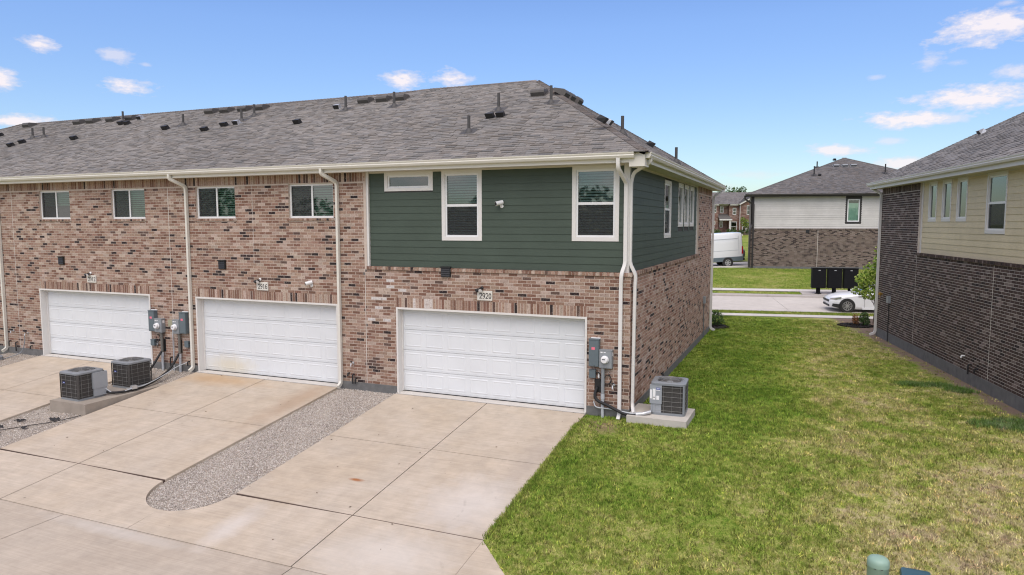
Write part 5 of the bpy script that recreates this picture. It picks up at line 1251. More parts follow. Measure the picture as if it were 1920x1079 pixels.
for (x, w) in ((-14.18, 'leftmost meter'), (-13.52, 'middle meter')):
    e = empty('wall_sleeve', (x, -0.001, 0.5), 0, 'narrow black pipe sleeve behind the %s conduit' % w, 'pipe cover'); b = MB(); b.box(0, 0.14, -0.012, 0, 0, 0.38); b.build('plate', M['black'], e)
hose('refrigerant_line', [(-0.72, -0.03, 0.62), (-0.76, -0.08, 0.45), (-0.70, -0.10, 0.33), (-0.45, -0.12, 0.24), (-0.1, -0.16, 0.11), (0.12, -0.16, 0.09), (0.34, -0.14, 0.135), (0.50, -0.02, 0.17)], 0.036, M['rubber'], 'thick black insulated pipe running from wall to right-hand air conditioner', 'pipe')
hose('electric_whip', [(-0.80, -0.03, 0.28), (-0.72, -0.09, 0.17), (-0.45, -0.10, 0.16), (-0.2, -0.14, 0.15), (0.1, -0.17, 0.13), (0.3, -0.15, 0.16)], 0.015, M['pvc'], 'thin grey flexible conduit lying along the right-hand black pipe', 'cable')
hose('foil_sleeve', [(0.20, -0.16, 0.11), (0.36, -0.13, 0.14), (0.49, -0.03, 0.17)], 0.043, M['galv'], 'silver foil sleeve at the end of the right-hand black pipe', 'pipe')
hose('refrigerant_line', [(-14.10, -0.03, 0.55), (-14.12, -0.12, 0.48), (-14.02, -0.55, 0.12), (-13.80, -1.05, -0.08), (-13.78, -1.3, -0.05)], 0.034, M['rubber'], 'thick black insulated pipe sloping from wall to rear left air conditioner', 'pipe')
hose('refrigerant_line', [(-13.42, -0.03, 0.55), (-13.42, -0.12, 0.46), (-13.30, -0.62, 0.08), (-13.08, -1.5, -0.11), (-12.98, -2.2, -0.12), (-13.10, -2.55, -0.10), (-13.3, -2.62, -0.06)], 0.034, M['rubber'], 'longest black insulated pipe, running past one air conditioner to another', 'pipe')
hose('electric_whip', [(-13.15, -0.03, 0.24), (-13.3, -0.3, 0.14), (-13.2, -0.9, 0.0), (-13.02, -1.6, -0.08), (-12.95, -2.1, -0.08), (-13.05, -2.5, -0.12), (-13.25, -2.66, 0.05)], 0.014, M['pvc'], 'grey flexible conduit looping to the front left air conditioner', 'cable')
e = empty('cable_clamp', (-12.96, -2.02, -0.10), R(80), 'small grey clamp box on the cables beside rear left air conditioner', 'clamp'); b = MB(); b.box(-0.07, 0.07, -0.05, 0.05, 0, 0.09); b.box(-0.2, -0.07, -0.012, 0.012, 0.03, 0.055); b.build('box', M['galv'], e)
hose('loose_cable', [(-0.46, -0.04, 0.95), (-0.40, -0.05, 0.83), (-0.45, -0.05, 0.72), (-0.55, -0.05, 0.74), (-0.53, -0.05, 0.88), (-0.44, -0.05, 0.90), (-0.39, -0.05, 0.78), (-0.47, -0.05, 0.68)], 0.009, M['rubber'], 'loop of black cable hung on brick right of the right-hand conduit', 'cable')
hose('loose_cable', [(-14.36, -0.04, 0.98), (-14.27, -0.05, 1.0), (-14.22, -0.05, 0.90), (-14.29, -0.05, 0.78), (-14.38, -0.05, 0.82), (-14.36, -0.05, 0.93)], 0.009, M['rubber'], 'loop of black cable under the leftmost meter', 'cable')
def spigot(x, z, lab, mat='galv'):
    e = empty('spigot', (x, -0.002, z), 0, lab, 'tap', 'outdoor taps')
    b = MB(); b.lathe([(0.035, 0), (0.035, -0.008), (0.014, -0.012), (0.014, -0.08), (0.02, -0.085), (0.02, -0.105)], 10, axis='y'); b.tube([(0, -0.09, 0), (0, -0.11, -0.04), (0, -0.12, -0.075)], 0.014, 8); b.build('body', M[mat], e)
    b = MB(); b.lathe([(0.034, 0.048), (0.036, 0.054), (0.034, 0.06)], 10, c=(0, -0.09, 0)); b.tube([(0, -0.09, 0), (0, -0.09, 0.055)], 0.008, 6); b.build('handle', M['black'], e)
spigot(-0.35, 0.69, 'metal garden tap between the 2920 meter and downspouts'); spigot(-7.34, 0.66, 'metal garden tap on brick between two garages'); spigot(-20.30, 0.68, 'metal garden tap with a grey hose attached'); spigot(-21.02, 0.72, 'leftmost metal garden tap, beside a downspout')
def stub(x, z, h, lab):
    o = hose('pipe_stub', [(x, 0.0, z), (x, -0.06, z), (x, -0.075, z - 0.04), (x, -0.075, z - h)], 0.02, M['rubber'], lab, 'pipe'); o['group'] = 'black pipe stubs'
stub(-7.32, 0.36, 0.24, 'taller black pipe stub on brick between two garages'); stub(-7.24, 0.26, 0.13, 'shorter black pipe stub on brick between two garages'); stub(-7.47, 0.38, 0.07, 'shortest black pipe stub, nearest the middle downspout')
stub(-20.85, 0.34, 0.3, 'taller black pipe stub left of the hose'); stub(-20.12, 0.26, 0.1, 'bent black pipe stub right of the hose'); stub(-21.2, 0.36, 0.16, 'leftmost black pipe stub, touching the downspout')
stub(-13.80, 0.34, 0.28, 'black pipe stub low on brick between the left conduits'); stub(-13.12, 0.26, 0.12, 'black pipe stub tucked beside a downspout')
hose('garden_hose', [(-20.30, -0.12, 0.60), (-20.33, -0.12, 0.35), (-20.42, -0.2, 0.05), (-20.6, -0.5, -0.08)] + [(-20.95 + 0.34 * math.cos(k * 0.7), -0.75 + 0.22 * math.sin(k * 0.7), -0.11 + 0.004 * k) for k in range(22)], 0.014, M['cabinet_grey'], 'grey garden hose coiled on the gravel below a tap', 'hose')
# pipes on the two facing end walls
for (y, z, lab) in ((2.55, 0.22, 'first black pipe stub on the brick end wall'), (3.75, 0.23, 'second black pipe stub on the brick end wall')):
    o = hose('pipe_stub', [(0, y, z), (0.05, y, z), (0.075, y - 0.03, z - 0.03), (0.08, y - 0.05, z - 0.09)], 0.028, M['rubber'], lab, 'pipe'); o['group'] = 'black pipe stubs'
e = empty('wall_outlet', (0.001, 12.1, 1.28), 0, 'grey outlet box with conduit near the far end of brick wall', 'electrical box')
b = MB(); b.box(0, 0.09, -0.07, 0.07, 0, 0.26); b.build('box', M['meter_grey'], e); b = MB(); b.tube([(0.03, 0, 0), (0.03, 0, -1.5)], 0.014, 8); b.build('conduit', M['panel_grey'], e)
Mn = Matrix.Translation(RC) @ Matrix.Rotation(SANG, 4, 'Z')
def nloc(u, z, off=0.001): return Mn @ Vector((-off, -u, z))
e = empty('wall_outlet', nloc(1.52, 1.38), SANG, 'grey outlet box with dark conduit on dark brick', 'electrical box')
b = MB(); b.box(-0.10, 0, -0.09, 0.09, 0, 0.26); b.build('box', M['meter_grey'], e); b = MB(); b.tube([(-0.03, 0, 0), (-0.03, 0, -1.5)], 0.014, 8); b.build('conduit', M['rubber'], e)
e = empty('gas_regulator', nloc(0.62, 1.58), SANG, 'brass fitting on dark brick beside the downspout', 'fitting'); b = MB(); b.lathe([(0.04, 0), (0.06, 0.02), (0.06, 0.09), (0.03, 0.11)], 10, c=(-0.09, 0, 0)); b.tube([(0, 0, 0.05), (-0.09, 0, 0.05)], 0.02, 8); b.tube([(-0.09, 0, 0), (-0.09, 0, -0.1)], 0.012, 6); b.build('body', M['brass'], e)
def nstub(u, z, h, lab, mat='rubber', out=0.08):
    o = hose('pipe_stub', [nloc(u, z, 0), nloc(u, z, out * 0.75), nloc(u, z - 0.04, out), nloc(u, z - h, out)], 0.022, M[mat], lab, 'pipe'); o['group'] = 'black pipe stubs'
nstub(8.66, 0.50, 0.26, 'taller black pipe stub on dark brick'); nstub(9.05, 0.46, 0.12, 'shorter black pipe stub on dark brick'); nstub(8.20, 0.66, 0.06, 'small pale pipe end low on dark brick', 'paper', 0.09)

# ---- air conditioners
def rrect(w, d, r, n=4):
    out = []
    for (cx, cy, a) in ((w / 2 - r, d / 2 - r, 0), (-w / 2 + r, d / 2 - r, 90), (-w / 2 + r, -d / 2 + r, 180), (w / 2 - r, -d / 2 + r, 270)):
        out += [(cx + r * math.cos(R(a + 90 * k / n)), cy + r * math.sin(R(a + 90 * k / n))) for k in range(n + 1)]
    return out
def condenser(loc, rz, lab, panel, badge_face, labels=False, cab='cabinet_grey', grille_wires=True):
    e = empty('air_conditioner', loc, rz, lab, 'air conditioner', 'outdoor air conditioners'); W = 0.74; H = 0.72
    b = MB(); b.prism(rrect(W, W, 0.09), 'z', 0.0, 0.05); b.build('base_pan', M[cab], e)
    b = MB(); b.prism(rrect(W - 0.05, W - 0.05, 0.08), 'z', 0.05, H - 0.05)
    # vertical coil fins as shallow ribs
    for k in range(26):
        q = -W / 2 + 0.08 + k * (W - 0.16) / 25
        for s_ in (-1, 1):
            b.box(q - 0.004, q + 0.004, s_ * (W / 2 - 0.025) - 0.004, s_ * (W / 2 - 0.025) + 0.004, 0.05, H - 0.06); b.box(s_ * (W / 2 - 0.025) - 0.004, s_ * (W / 2 - 0.025) + 0.004, q - 0.004, q + 0.004, 0.05, H - 0.06)
    b.build('coil', M['coil'], e)
    b = MB()
    ring = rrect(W - 0.012, W - 0.012, 0.09)
    for k in range(6):
        z = 0.10 + k * (H - 0.20) / 5; P = [(x, y, z) for x, y in ring] + [(ring[0][0], ring[0][1], z)]; b.tube(P, 0.0035, 4, up=(0, 0, 1))
    for k in range(4):
        q = -W / 2 + 0.1 + k * (W - 0.2) / 3
        for s_ in (-1, 1):
            b.tube([(q, s_ * (W / 2 - 0.006), 0.05), (q, s_ * (W / 2 - 0.006), H - 0.05)], 0.004, 4); b.tube([(s_ * (W / 2 - 0.006), q, 0.05), (s_ * (W / 2 - 0.006), q, H - 0.05)], 0.004, 4)
    b.build('grille', M['wire'], e)
    b = MB()
    for sx in (-1, 1):
        for sy in (-1, 1):
            cx, cy = sx * (W / 2 - 0.05), sy * (W / 2 - 0.05); pts = [(cx + sx * 0.047 * math.cos(R(a)), cy + sy * 0.047 * math.sin(R(a))) for a in (0, 30, 60, 90)] + [(cx, cy + sy * 0.03), (cx + sx * 0.03, cy)]
            b = MB(); b.prism(pts, 'z', 0.05, H - 0.05); b.build('corner_post', M[cab] if labels else M['coil'], e)
    # top cover with its round opening
    outer = rrect(W + 0.012, W + 0.012, 0.10, 7); n = len(outer); inner = [(0.315 * math.cos(math.atan2(y, x)), 0.315 * math.sin(math.atan2(y, x))) for x, y in outer]
    b = MB(); L = [[b.pt((x, y, z)) for x, y in poly] for poly, z in ((outer, H - 0.055), (outer, H - 0.012), ([(x * .95, y * .95) for x, y in outer], H), (inner, H + 0.008), (inner, H - 0.10))]
    for A, B in zip(L, L[1:]):
        for k in range(n): b.f.append([A[k], A[(k + 1) % n], B[(k + 1) % n], B[k]]); b.m.append(0); b.t.append((1, 1, 1))
    o = b.build('top_cover', M['cabinet_light'] if cab == 'cabinet_light' else M['cabinet_grey'], e); smooth_by_angle(o, 30)
    b = MB(); b.lathe([(0.0, H - 0.12), (0.315, H - 0.12), (0.315, H - 0.119)], 20); b.build('fan_well', M['black'], e)
    b = MB(); b.lathe([(0.07, H - 0.10), (0.07, H - 0.03), (0.05, H - 0.02), (0, H - 0.02)], 14)
    b.build('fan_motor', M['cabinet_light'], e)
    for k in range(4):
        a = R(90 * k + 20); b = MB(); ca, sa = math.cos(a), math.sin(a)
        P = [(0.06, -0.05, H - 0.07), (0.26, -0.11, H - 0.055), (0.26, 0.09, H - 0.095), (0.06, 0.05, H - 0.085)]
        b.face([(x * ca - y * sa, x * sa + y * ca, z) for x, y, z in P]); b.build('fan_blade', M['wire'], e)
    b = MB()
    for k in range(8):
        r_ = 0.06 + 0.25 * k / 7; z = H + 0.012 + 0.05 * (1 - (r_ / 0.29) ** 2)
        b.tube([(r_ * math.cos(R(a)), r_ * math.sin(R(a)), z) for a in range(0, 361, 15)], 0.0035, 4, up=(0, 0, 1))
    for k in range(8):
        a = R(45 * k + 12); b.tube([(r_ * math.cos(a), r_ * math.sin(a), H + 0.012 + 0.05 * (1 - (r_ / 0.29) ** 2)) for r_ in (0.03, 0.1, 0.17, 0.24, 0.295)], 0.005, 4, up=(0, 0, 1))
    b.lathe([(0.06, H + 0.058), (0.06, H + 0.064), (0, H + 0.066)], 12); b.build('fan_guard', M['wire'], e)
    b = MB(); x0, x1, y0, y1 = panel; z0 = 0.05; b.box(x0, x1, y0, y1, 0.25, H - 0.06); b.box(x0 + 0.02, x1 - 0.012, y0 + 0.02, y1 - 0.01, z0, 0.25); b.build('service_panel', M['cabinet_light'], e)
    b = MB(); f = badge_face
    if f == '-y': b.box(-0.20, -0.12, -W / 2 - 0.006, -W / 2, H - 0.29, H - 0.255, 0); b.box(-0.185, -0.135, -W / 2 - 0.0068, -W / 2 - 0.006, H - 0.277, H - 0.269, 1)
    else: b.box(x0 + 0.14, x0 + 0.225, y0 - 0.004, y0, H - 0.15, H - 0.11, 0); b.box(x0 + 0.15, x0 + 0.215, y0 - 0.0047, y0 - 0.004, H - 0.137, H - 0.125, 1)
    b.build('badge', [M['badge'], M['paper']], e)
    if labels:
        for (a, c, d, g) in ((0.005, 0.05, 0.36, 0.56), (0.065, 0.125, 0.34, 0.58), (0.145, 0.205, 0.34, 0.43), (0.14, 0.225, 0.545, 0.562)):
            b = MB(); b.box(x0 + a, x0 + c, y0 - 0.0045, y0, d, g); b.build('rating_label', M['paper'], e)
        b = MB(); b.box(x0 + 0.075, x0 + 0.115, y0 - 0.0052, y0 - 0.0046, 0.385, 0.40); b.build('bar_mark', M['ink'], e)
    return e
condenser((0.83, 0.42, 0.10), R(3), 'grey air conditioner on pale pad at the lawn corner', (-0.39, -0.13, -0.385, -0.1), 'panel', True)
condenser((-13.62, -2.98, -0.17), R(-2), 'dusty grey air conditioner at the front end of the left pad', (0.24, 0.41, 0.02, 0.405), '-y')
condenser((-13.63, -1.52, -0.17), R(-2), 'grey air conditioner at the rear of the left pad', (-0.2, 0.2, 0.30, 0.39), '-y')
def pad(name, poly, z0, z1, mat, lab):
    b = MB(); b.prism(poly, 'z', z0, z1); o = b.build(name, mat); tag(o, lab, 'concrete pad')
pad('condenser_pad', [(0.014, -0.28), (1.31, -0.31), (1.33, 0.86), (0.014, 0.88)], -0.3, 0.10, M['pad_new'], 'pale concrete pad under the air conditioner on the grass')
pad('condenser_pad', [(-14.12, -3.52), (-12.84, -3.50), (-12.84, -0.72), (-14.12, -0.72)], -0.62, -0.17, M['pad'], 'long weathered concrete pad under two air conditioners on gravel')
# torn weed fabric and cable on the left gravel
for k, (x, y, L, a) in enumerate(((-13.35, -3.95, 0.34, 0.2), (-14.15, -4.25, 0.30, 0.4), (-13.55, -4.55, 0.22, -0.2), (-14.3, -4.7, 0.4, 0.15), (-13.9, -5.0, 0.3, 0.35), (-13.62, -5.15, 0.2, 0.1))):
    b = MB(); pts = []
    for i in range(9):
        t = i / 8; w = 0.05 * math.sin(math.pi * t) * random.uniform(0.5, 1.4) + 0.004; cx, cy = (t - .5) * L, random.uniform(-.012, .012); z = random.uniform(0.0, 0.03)
        pts.append(((cx, cy - w, z), (cx, cy + w, z + random.uniform(0, .04))))
    for p, q in zip(pts, pts[1:]): b.face([p[0], q[0], q[1], p[1]])
    o = b.build('weed_fabric', M['fabric_black'], None, (x, y, SL * y - 0.035)); o.rotation_euler = (math.atan(SL) , 0, a); tag(o, ('torn black fabric scrap nearest the concrete pad', 'torn black fabric scrap beside the left driveway edge', 'small torn black fabric scrap in mid gravel', 'longest torn black fabric scrap, at the left frame edge', 'torn black fabric scrap lower down the left gravel', 'smallest torn black fabric scrap, lowest on the gravel')[k], 'fabric scrap', 'torn weed fabric scraps')
hose('ground_cable', [(-12.95, -3.55, SL * -3.55 - 0.03), (-13.2, -4.0, SL * -4 - 0.035), (-13.5, -4.3, SL * -4.3 - 0.03), (-13.95, -4.75, SL * -4.75 - 0.03), (-14.4, -5.1, SL * -5.1 - 0.035)], 0.008, M['rubber'], 'thin dark cable lying across the left gravel', 'cable')
# utility pedestals in the front lawn
e = empty('utility_pedestal', (4.515, -5.50, -0.64), 0, 'pale green round-topped utility pedestal standing in the grass', 'pedestal')
b = MB(); b.lathe([(0.128, -0.1), (0.126, 0.60), (0.13, 0.605), (0.13, 0.625)], 28); o = b.build('post', M['teal'], e); smooth_by_angle(o, 40)
b = MB(); b.lathe([(0.131, 0.61), (0.131, 0.65), (0.125, 0.685), (0.105, 0.71), (0.06, 0.722), (0.0, 0.725)], 28); o = b.build('dome_cap', M['teal'], e); smooth_by_angle(o, 60)
b = MB()
for a in (250, 285): b.tube([(0.132 * math.cos(R(a + d)), 0.132 * math.sin(R(a + d)), 0.607) for d in (-6, 0, 6)], 0.004, 4)
b.build('slot', M['ink'], e)
e = empty('utility_box', (4.93, -5.58, -0.64), R(-2), 'dark teal slant-lidded utility box beside the pale green pedestal', 'utility box')
b = MB(); b.prism(rrect(0.30, 0.24, 0.03), 'z', -0.1, 0.54); b.build('body', M['navy'], e)
b = MB(); P = rrect(0.345, 0.28, 0.04); n = len(P); L = [[b.pt((x * k, y * k, z + y * 0.12)) for x, y in P] for k, z in ((1, 0.53), (1, 0.575), (0.93, 0.60), (0.6, 0.612))]
for A, B in zip(L, L[1:]):
    for k in range(n): b.f.append([A[k], A[(k + 1) % n], B[(k + 1) % n], B[k]]); b.m.append(0); b.t.append((1, 1, 1))
b.f.append(L[-1]); b.m.append(0); b.t.append((1, 1, 1)); b.f.append(L[0][::-1]); b.m.append(0); b.t.append((1, 1, 1)); o = b.build('lid', M['navy'], e); smooth_by_angle(o, 40)

# ------------------------------------------------------------------ across the street: letter boxes, car, van
for k, (pos, lab) in enumerate(((st(9.82, 29.2), 'leftmost of three black cluster letter boxes by the kerb'), (st(10.70, 29.2), 'middle one of three black cluster letter boxes by the kerb'), (st(11.58, 29.2), 'rightmost of three black cluster letter boxes by the kerb'))):
    e = empty('cluster_mailbox', (pos.x, pos.y, 0.10), SANG, lab, 'letter box', 'cluster letter boxes')
    b = MB(); b.box(-0.385, 0.385, -0.22, 0.22, 0.36, 1.52); b.box(-0.40, 0.40, -0.24, 0.24, 1.52, 1.56); b.box(-0.36, 0.36, -0.226, -0.22, 0.40, 1.49); b.build('cabinet', M['black_metal'], e)
    b = MB(); b.lathe([(0.20, 0), (0.20, 0.03), (0.12, 0.06), (0.12, 0.36)], 4); o = b.build('pedestal', M['black_metal'], e)
    b = MB(); b.box(-0.06, 0.06, -0.2275, -0.226, 1.40, 1.44); b.build('plate', M['galv'], e)

def loft(mb, secs, m=0, closed=True, caps=True):
    rings = [[mb.pt(p) for p in s] for s in secs]; n = len(rings[0])
    for A, B in zip(rings, rings[1:]):
        for k in range(n if closed else n - 1): mb.f.append([A[k], A[(k + 1) % n], B[(k + 1) % n], B[k]]); mb.m.append(m); mb.t.append((1, 1, 1))
    if caps:
        mb.f.append(rings[0][::-1]); mb.m.append(m); mb.t.append((1, 1, 1)); mb.f.append(rings[-1]); mb.m.append(m); mb.t.append((1, 1, 1))
def body_ring(x, w, zb, zm, zt, r=0.8):
    """section across the car: y half-width w, sill zb, waist zm, top zt"""
    h = [(w * 0.90, zb), (w * 0.98, zb + 0.10), (w, (zb + zm) / 2), (w * 0.985, zm), (w * 0.93, zm + (zt - zm) * 0.55), (w * r, zt - 0.012), (w * r * 0.5, zt + 0.012)]
    return [(x, y, z) for y, z in h] + [(x, 0, zt + 0.018)] + [(x, -y, z) for y, z in h[::-1]]
def wheel(parent, x, y, r, spokes=10, sgn=-1, wide=0.2):
    t = MB(); t.lathe([(r * 0.66, -wide / 2), (r * 0.97, -wide / 2), (r, -wide / 2 + 0.03), (r, wide / 2 - 0.03), (r * 0.97, wide / 2), (r * 0.66, wide / 2)], 24, axis='y', caps=False); w = t.build('wheel', M['rubber_tyre'], parent, (x, y, r)); smooth_by_angle(w, 40)
    t = MB(); f = sgn * wide / 2; t.lathe([(r * 0.70, f * 0.9), (r * 0.68, f * 1.02), (r * 0.62, f * 1.02), (r * 0.60, f * 0.7)], 24, axis='y', caps=False)
    for k in range(spokes):
        a = 2 * math.pi * k / spokes; ca, sa = math.cos(a), math.sin(a); q = 0.022 if spokes > 7 else 0.05
        P = [(0.04, -q * .7), (r * 0.63, -q), (r * 0.63, q), (0.04, q * .7)]
        t.face([(px * ca - pz * sa, f * 0.98, px * sa + pz * ca) for px, pz in P]); t.face([(px * ca - pz * sa, f * 0.75, px * sa + pz * ca) for px, pz in P])
    t.lathe([(0.065, f * 0.9), (0.06, f * 1.03), (0, f * 1.03)], 12, axis='y'); t.build('rim', M['alloy'], w)
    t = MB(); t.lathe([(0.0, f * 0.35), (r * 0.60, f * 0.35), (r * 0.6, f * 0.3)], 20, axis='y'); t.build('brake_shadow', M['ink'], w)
def sedan(loc, rz, paint, lab, simple=False):
    e = empty('parked_car', loc, rz, lab, 'car'); W = 0.93
    # front at x=0, body runs to +x; near side is -y
    b = MB(); S = [(0.0, .62, .30, .48, .60), (0.06, .72, .24, .55, .70), (0.25, .84, .20, .66, .79), (0.6, .90, .18, .74, .87), (1.1, .92, .17, .82, .93), (1.55, .93, .17, .88, .98), (2.2, .93, .17, .91, 1.0), (3.2, .93, .17, .93, 1.02), (4.0, .92, .18, .93, 1.04), (4.5, .90, .22, .90, 1.05), (4.78, .84, .28, .84, 1.02), (4.86, .72, .36, .75, .92)]
    loft(b, [body_ring(*s) for s in S]); o = b.build('body', M[paint], e); smooth_by_angle(o, 30)
    b = MB(); G = [(1.35, .80, .95, .98), (2.05, .66, .96, 1.40), (2.5, .62, .97, 1.455), (3.1, .62, .98, 1.44), (3.6, .66, .99, 1.34), (4.25, .76, 1.0, 1.06)]
    loft(b, [[(x, -(w + .10) if z0 < 1 else -w, z0), (x, -w, z1 - .05), (x, -w * .8, z1), (x, w * .8, z1), (x, w, z1 - .05), (x, w + .10, z0)] for x, w, z0, z1 in G], 0, True); o = b.build('cabin_glass', M['car_glass'], e); smooth_by_angle(o, 25)
    b = MB(); loft(b, [[(x, -w * .98, z1 - .045), (x, -w * .78, z1 + .012), (x, w * .78, z1 + .012), (x, w * .98, z1 - .045)] for x, w, z0, z1 in G[1:5]]); o = b.build('roof', M[paint], e)
    b = MB()
    for s_ in (-1, 1):
        b.tube([(1.36, s_ * .86, .98), (2.06, s_ * .66, 1.385)], 0.035, 6); b.tube([(3.6, s_ * .67, 1.32), (4.25, s_ * .80, 1.05)], 0.04, 6); b.tube([(2.85, s_ * .88, 1.0), (2.8, s_ * .64, 1.42)], 0.03, 6)
    b.build('pillar', M[paint], e)
    if simple:
        for (x, s_) in ((0.95, -1), (3.75, -1)): wheel(e, x, s_ * 0.83, 0.33, 5, s_)
        return e
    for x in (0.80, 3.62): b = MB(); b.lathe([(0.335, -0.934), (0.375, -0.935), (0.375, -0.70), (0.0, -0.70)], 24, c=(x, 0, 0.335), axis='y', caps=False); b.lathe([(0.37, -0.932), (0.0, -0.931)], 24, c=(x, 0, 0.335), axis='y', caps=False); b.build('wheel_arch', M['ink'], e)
    for x in (0.80, 3.62):
        for s_ in (-1, 1): wheel(e, x, s_ * 0.86, 0.335, 10, s_, 0.2)
    for s_ in (-1, 1):
        b = MB(); loft(b, [[(x, s_ * y, z), (x, s_ * (y + .02), z + h), (x + .02, s_ * (y - .1), z + h + .01), (x + .02, s_ * (y - .1), z)] for x, y, z, h in ((0.045, .66, .60, .085), (0.25, .845, .63, .10), (0.52, .902, .70, .075))]); b.build('headlight', M['alloy'], e)
        b = MB(); b.prism([(0.10, .30), (0.42, .22), (0.42, .42), (0.14, .44)], 'y', s_ * .86 - .06, s_ * .86 + .05); b.build('fog_lamp_vent', M['ink'], e)
        b = MB(); b.tube([(1.78, s_ * .92, 1.02), (1.74, s_ * 1.02, 1.08)], 0.02, 6); b.lathe([(0.02, -.10), (.07, -.08), (.085, 0), (.07, .07), (.03, .09)], 10, c=(1.72, s_ * 1.06, 1.09), axis='y'); o = b.build('mirror', M[paint], e); smooth_by_angle(o)
    b = MB(); b.box(-0.012, 0.10, -.60, .60, .50, .61); b.box(-0.01, 0.1, -.62, .62, .28, .38); b.build('grille', M['ink'], e)
    b = MB(); b.box(1.30, 1.50, -.942, -.93, .80, .825); b.build('fender_vent', M['ink'], e)
    b = MB(); b.box(1.585, 1.592, -.938, -.93, .25, .92); b.box(2.80, 2.807, -.938, -.93, .25, .92); b.build('door_seam', M['ink'], e)
    b = MB(); b.box(2.45, 2.65, -.955, -.935, .80, .835); b.build('door_handle', M[paint], e)
    b = MB(); b.box(1.5, 3.4, -.95, -.80, .17, .26); b.build('sill', M[paint], e)
    return e
pc = st(8.78, 22.05)
sedan((pc.x, pc.y + 0.95, -0.15), SANG, 'car_white', 'white saloon car parked at the kerb, half hidden by dark brick house')
def van(loc, rz, pitch, lab):
    e = empty('parked_van', loc, rz, lab, 'van'); e.rotation_euler = (0, pitch, rz); W = 1.02
    # rear at x=0, runs to -x; near side -y
    def ring(x, w, zb, zt, k=1.0):
        h = [(w * .96, zb), (w, zb + .12), (w, 1.25), (w * .985, 1.9), (w * .965, zt - .14), (w * .91, zt - .03), (w * .6, zt)]
        return [(x, y, z) for y, z in h] + [(x, 0, zt + .015)] + [(x, -y, z) for y, z in h[::-1]]
    b = MB(); S = [(0.0, .95, .55, 2.62), (-0.06, W, .50, 2.70), (-0.5, W, .48, 2.74), (-2.5, W, .48, 2.76), (-4.2, W, .48, 2.73), (-4.6, W, .45, 2.55), (-5.1, .98, .42, 1.95), (-5.45, .95, .40, 1.38), (-5.9, .85, .40, 1.15), (-6.0, .7, .45, .95)]
    loft(b, [ring(x, w, zb, zt) if zt > 2.2 else body_ring(x, w, zb, min(1.2, zt - .1), zt, .85) for x, w, zb, zt in S]); o = b.build('body', M['car_white'], e); smooth_by_angle(o, 35)
    b = MB(); b.box(-5.2, -0.02, -W - .018, -W + .03, .46, .80); b.build('side_cladding', M['panel_grey'], e)
    b = MB(); b.box(-0.10, 0.14, -.95, .95, .48, .66); b.build('bumper', M['black'], e)
    for s_ in (-1, 1):
        b = MB(); b.prism([(-0.12, 1.02), (0.015, 0.98), (0.015, 1.62), (-0.07, 1.62)], 'y', s_ * W - .03, s_ * W + .012); b.build('tail_light', M['red_lamp'], e)
    b = MB(); b.box(-2.4, -0.35, -W - .006, -W + .02, 1.30, 1.335); b.box(-2.4, -0.35, -W - .004, -W + .02, 2.25, 2.275); b.box(-2.52, -2.505, -W - .006, -W + .02, .8, 2.5); b.box(-0.34, -0.325, -W - .006, -W + .02, 1.0, 2.5); b.build('panel_line', M['pvc'], e)
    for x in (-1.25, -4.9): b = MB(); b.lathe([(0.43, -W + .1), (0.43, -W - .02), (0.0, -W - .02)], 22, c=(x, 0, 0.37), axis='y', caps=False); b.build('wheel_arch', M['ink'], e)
    for x in (-1.25, -4.9):
        for s_ in (-1, 1): wheel(e, x, s_ * (W - .08), 0.36, 6, s_, .24)
    return e
van((-1.45, 45.15, 0.88), R(22.65), R(-4.0), 'white panel van parked on a sloping drive behind the corner house')
sedan((-6.45, 51.5, 0.95), SANG, 'car_grey', 'dark grey car glimpsed between the white van and pale house', True)
# ------------------------------------------------------------------ plants
def leaf_mesh(name, centers, n, size, cols, mat, parent=None, loc=None, flat=0.6, kind=None):
    """n leaf quads scattered in ellipsoid clumps (cx,cy,cz,rx,ry,rz)"""
    c = np.array(centers); vol = c[:, 3] * c[:, 4] * c[:, 5]; k = rng.choice(len(c), n, p=vol ** 0.8 / (vol ** 0.8).sum())
    d = rng.normal(size=(n, 3)); d /= np.linalg.norm(d, axis=1)[:, None]; r = rng.uniform(0.25, 1.0, n) ** 0.45
    p = c[k, :3] + d * r[:, None] * c[k, 3:6]
    a = rng.normal(size=(n, 3)); a /= np.linalg.norm(a, axis=1)[:, None]; up = d * 0.7 + rng.normal(size=(n, 3)) * 0.5; b = np.cross(a, up); b /= np.linalg.norm(b, axis=1)[:, None] + 1e-6
    s = size * rng.uniform(0.6, 1.3, (n, 1)); V = np.stack([p - a * s, p + b * s * flat, p + a * s, p - b * s * flat], 1).reshape(-1, 3)
    F = np.arange(n * 4).reshape(-1, 4); cc = np.array(cols); T = cc[rng.choice(len(cc), n)] * rng.uniform(0.75, 1.25, (n, 1))
    return link(name, raw_mesh(name, V, F, mat, T), parent, loc, kind)
def tree(loc, h, trunk_r, clumps, n, size, cols, lab, group=None, name='tree', cat='tree'):
    e = empty(name, loc, 0, lab, cat, group); b = MB(); top = max(c[2] for c in clumps)
    path = [(0, 0, -0.1), (0.02 * h, 0, h * 0.25), (0, 0.02 * h, h * 0.5), (0.01 * h, 0, min(top, h * 0.8))]; b.tube(path, trunk_r, 8, r1=trunk_r * 0.35)
    for c in clumps[:7]:
        z0 = min(h * 0.45, c[2] * 0.6); b.tube([(0, 0, z0), (c[0] * .5, c[1] * .5, (z0 + c[2]) / 2 + .1), (c[0], c[1], c[2])], trunk_r * 0.4, 6, r1=trunk_r * 0.12)
    b.build('trunk', M['bark'], e); leaf_mesh('crown', clumps, n, size, cols, M['leaf'], e); return e
YG = [(0.20, 0.30, 0.035), (0.28, 0.38, 0.05), (0.14, 0.24, 0.03), (0.36, 0.44, 0.10)]
